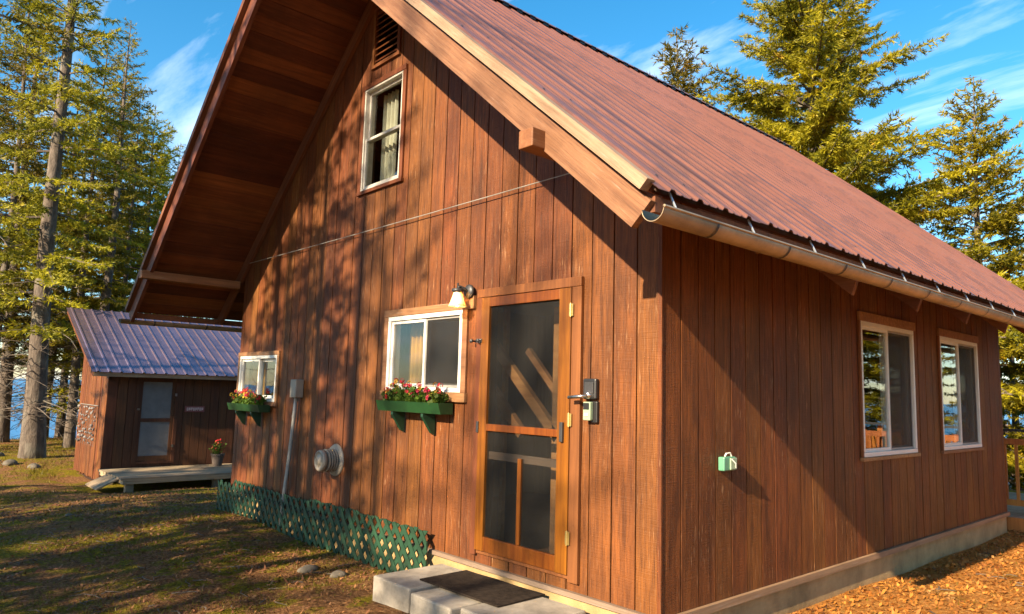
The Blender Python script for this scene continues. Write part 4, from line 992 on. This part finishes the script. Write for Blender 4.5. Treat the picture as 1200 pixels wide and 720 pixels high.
for i, (k, x, y, H) in enumerate([('sparse', -4.7, -9.0, 13), ('thin', -3.6, -8.2, 11.5), ('thin', -5.9, -12.0, 13.5), ('thin', -7.6, -8.4, 11.5), ('sparse', -2.9, -15.8, 14.5), ('sparse', -2.5, -11.0, 13.5), ('sparse', -6.7, -9.6, 12.5), ('thin', -3.7, -14.0, 14), ('sparse', -8.4, -11.5, 14), ('sparse', -5.7, -14.5, 15), ('sparse', -9.8, -9.5, 13),
     ('thin', -11.6, -12.5, 14), ('sparse', -1.0, -18.5, 15.5), ('sparse', 1.2, -21, 15.5), ('sparse', -13.4, -9.8, 13), ('sparse', -7.2, -17.5, 16), ('tall', -4.5, -21, 16), ('tall', 12.5, -27, 15), ('tall', 9.5, -22, 15), ('tall', 14, -14, 16), ('tall', -10, -21, 17)]):
    tree(k, x, y, H, 'spruce standing across the yard opposite the gable wall', G3)

# ------------------------------------------------------------------ ground litter, grass, stones
rg = np.random.default_rng(4)
def scatter(n, xr, yr, size, aspect, lift, keep=None, flat=.5):
    x = rg.uniform(*xr, n); y = rg.uniform(*yr, n)
    ok = ~((x > -7.05) & (x < 0.03) & (y > -0.03) & (y < LN + .1)) & ~((x > -2.3) & (x < -.5) & (y > -.8) & (y < 0))
    ok &= ~((x > -15) & (x < -13.2) & (y > -.3) & (y < 4))
    if keep is not None: ok &= keep(x, y)
    x, y = x[ok], y[ok]; n = len(x); z = hgt(x, y) + lift * rg.uniform(.2, 1, n)
    a = rg.uniform(0, 6.28, n); s = size * rg.uniform(.5, 1.3, n); tilt = rg.normal(0, flat, (n, 2))
    u_ = np.stack([np.cos(a), np.sin(a), tilt[:, 0]], 1) * s[:, None]; v_ = np.stack([-np.sin(a), np.cos(a), tilt[:, 1]], 1) * (s * aspect)[:, None]
    c = np.stack([x, y, z], 1)
    return np.stack([c - u_, c - v_ * .9 + u_ * .1, c + u_, c + v_], 1).reshape(-1, 3)
def nmask(x, y): return np.sin(1.9 * x + .7 * np.sin(2.1 * y)) * np.sin(2.3 * y + .9 * np.sin(1.3 * x)) + rg.normal(0, .45, len(x))
tag(link('leaf_litter', trimesh('leaf_litter', scatter(26000, (0.02, 3.6), (-1.5, 12), .021, .55, .02), 'litter', 4)), 'orange fallen leaves strewn along the side wall', 'leaves', kind='stuff')
tag(link('needle_litter', trimesh('needle_litter', scatter(34000, (-13, 0.2), (-5.5, 3), .026, .28, .014, lambda x, y: nmask(x, y) > -.2), 'litter_brown', 4)), 'brown needles and leaves on the shaded yard', 'leaves', kind='stuff')
tag(link('fallen_leaves', trimesh('fallen_leaves', np.concatenate([scatter(6500, (-11, -0.2), (-5.0, 0.6), .015, .5, .014, lambda x, y: nmask(x * .8 + 1, y) > .1), scatter(2200, (-13, -2.2), (-1.6, -.08), .017, .5, .014)]), 'litter_brown', 4)), 'scattered tan and orange leaves on the mossy yard', 'leaves', kind='stuff')
def blades(n, xr, yr, hh, keep):
    x = rg.uniform(*xr, n); y = rg.uniform(*yr, n)
    ok = ~((x > -7.05) & (x < 0.03) & (y > -0.03) & (y < LN + .1)) & ~((x > -2.3) & (x < -.5) & (y > -.8) & (y < 0)) & keep(x, y) & ~((x > -17.3) & (x < -13.2) & (y > -.3) & (y < 5))
    x, y = x[ok], y[ok]; n = len(x); z = hgt(x, y) - .004; h_ = hh * rg.uniform(.4, 1.3, n); a = rg.uniform(0, 6.28, n); w_ = .0045 + .0008 * h_ / .03
    c = np.stack([x, y, z], 1); d = np.stack([np.cos(a) * w_, np.sin(a) * w_, 0 * x], 1); tip = c + np.stack([rg.normal(0, .5, n) * h_, rg.normal(0, .5, n) * h_, h_], 1)
    return np.stack([c - d, c + d, tip], 1).reshape(-1, 3)
tag(link('mossy_grass', trimesh('mossy_grass', np.concatenate([blades(90000, (-13, -2.4), (-5.0, 2.5), .026, lambda x, y: nmask(x + 3, y * 1.3) > .25), blades(26000, (-28, -13), (-4, 4), .09, lambda x, y: nmask(x * .6, y) > .1),
     blades(5000, (0.1, 3.5), (-1, 12), .03, lambda x, y: nmask(x * 1.5, y) > .55)]), 'grass')), 'short mossy grass patches over the yard', 'grass', kind='stuff')
tw = MB(); rt_ = random.Random(8)
for i in range(420):
    if i < 300: x, y = rt_.uniform(-11, -2.4), rt_.uniform(-4.5, -0.25)
    else: x, y = rt_.uniform(0.25, 3.2), rt_.uniform(-.5, 9)
    z = float(hgt(x, y)) + .010; a = rt_.uniform(0, 6.28); l_ = rt_.uniform(.05, .22)
    tw.tube([(x, y, z), (x + math.cos(a) * l_ * .5, y + math.sin(a) * l_ * .5, z + .008), (x + math.cos(a + .3) * l_, y + math.sin(a + .3) * l_, z)], [.0045, .0035, .002], 4)
tag(tw.build('fallen_twigs', 'bark'), 'small fallen twigs scattered over the yard', 'twigs', kind='stuff')
def stone(x, y, s, lab, seed, flat=.5):
    rr = random.Random(seed); mb = MB().lathe([(0, 1), (.5, .86), (.86, .5), (1, 0), (.86, -.5), (.5, -.86), (0, -1)], n=12)
    ph = [rr.uniform(0, 6.28) for _ in range(6)]
    mb.v = [(v[0] * s * (1 + .16 * math.sin(3 * v[1] + ph[0]) + .1 * math.sin(5 * v[2] + ph[1])), v[1] * s * .75 * (1 + .18 * math.sin(3 * v[0] + ph[2])), v[2] * s * flat * (1 + .14 * math.sin(4 * v[0] + ph[3]))) for v in mb.v]
    o = mb.build('stone', 'stone', None, (x, y, float(hgt(x, y)) + s * flat * .15), smooth=True); o.rotation_euler = (0, 0, rr.uniform(0, 3)); return tag(o, lab, 'stone')
stone(-3.45, -.62, .11, 'flat grey stone on the ground before the lattice', 1, .35); stone(-3.12, -.50, .09, 'smaller stone beside the flat one before the lattice', 2, .4)
stone(-17.6, -.55, .17, 'low mossy rock left of the shed end wall', 3); stone(-18.5, -.9, .2, 'larger rock at the foot of the grey trunk', 4); stone(-20.6, -.9, .2, 'rock lying behind the grey trunk at the left edge', 5)
stone(-8.3, -1.6, .06, 'small pale stone in the middle of the yard', 6, .4); stone(-9.2, -1.0, .05, 'tiny pale stone farther toward the shed', 7, .4)

S.render.engine = 'CYCLES'
print('objects', len(bpy.data.objects))
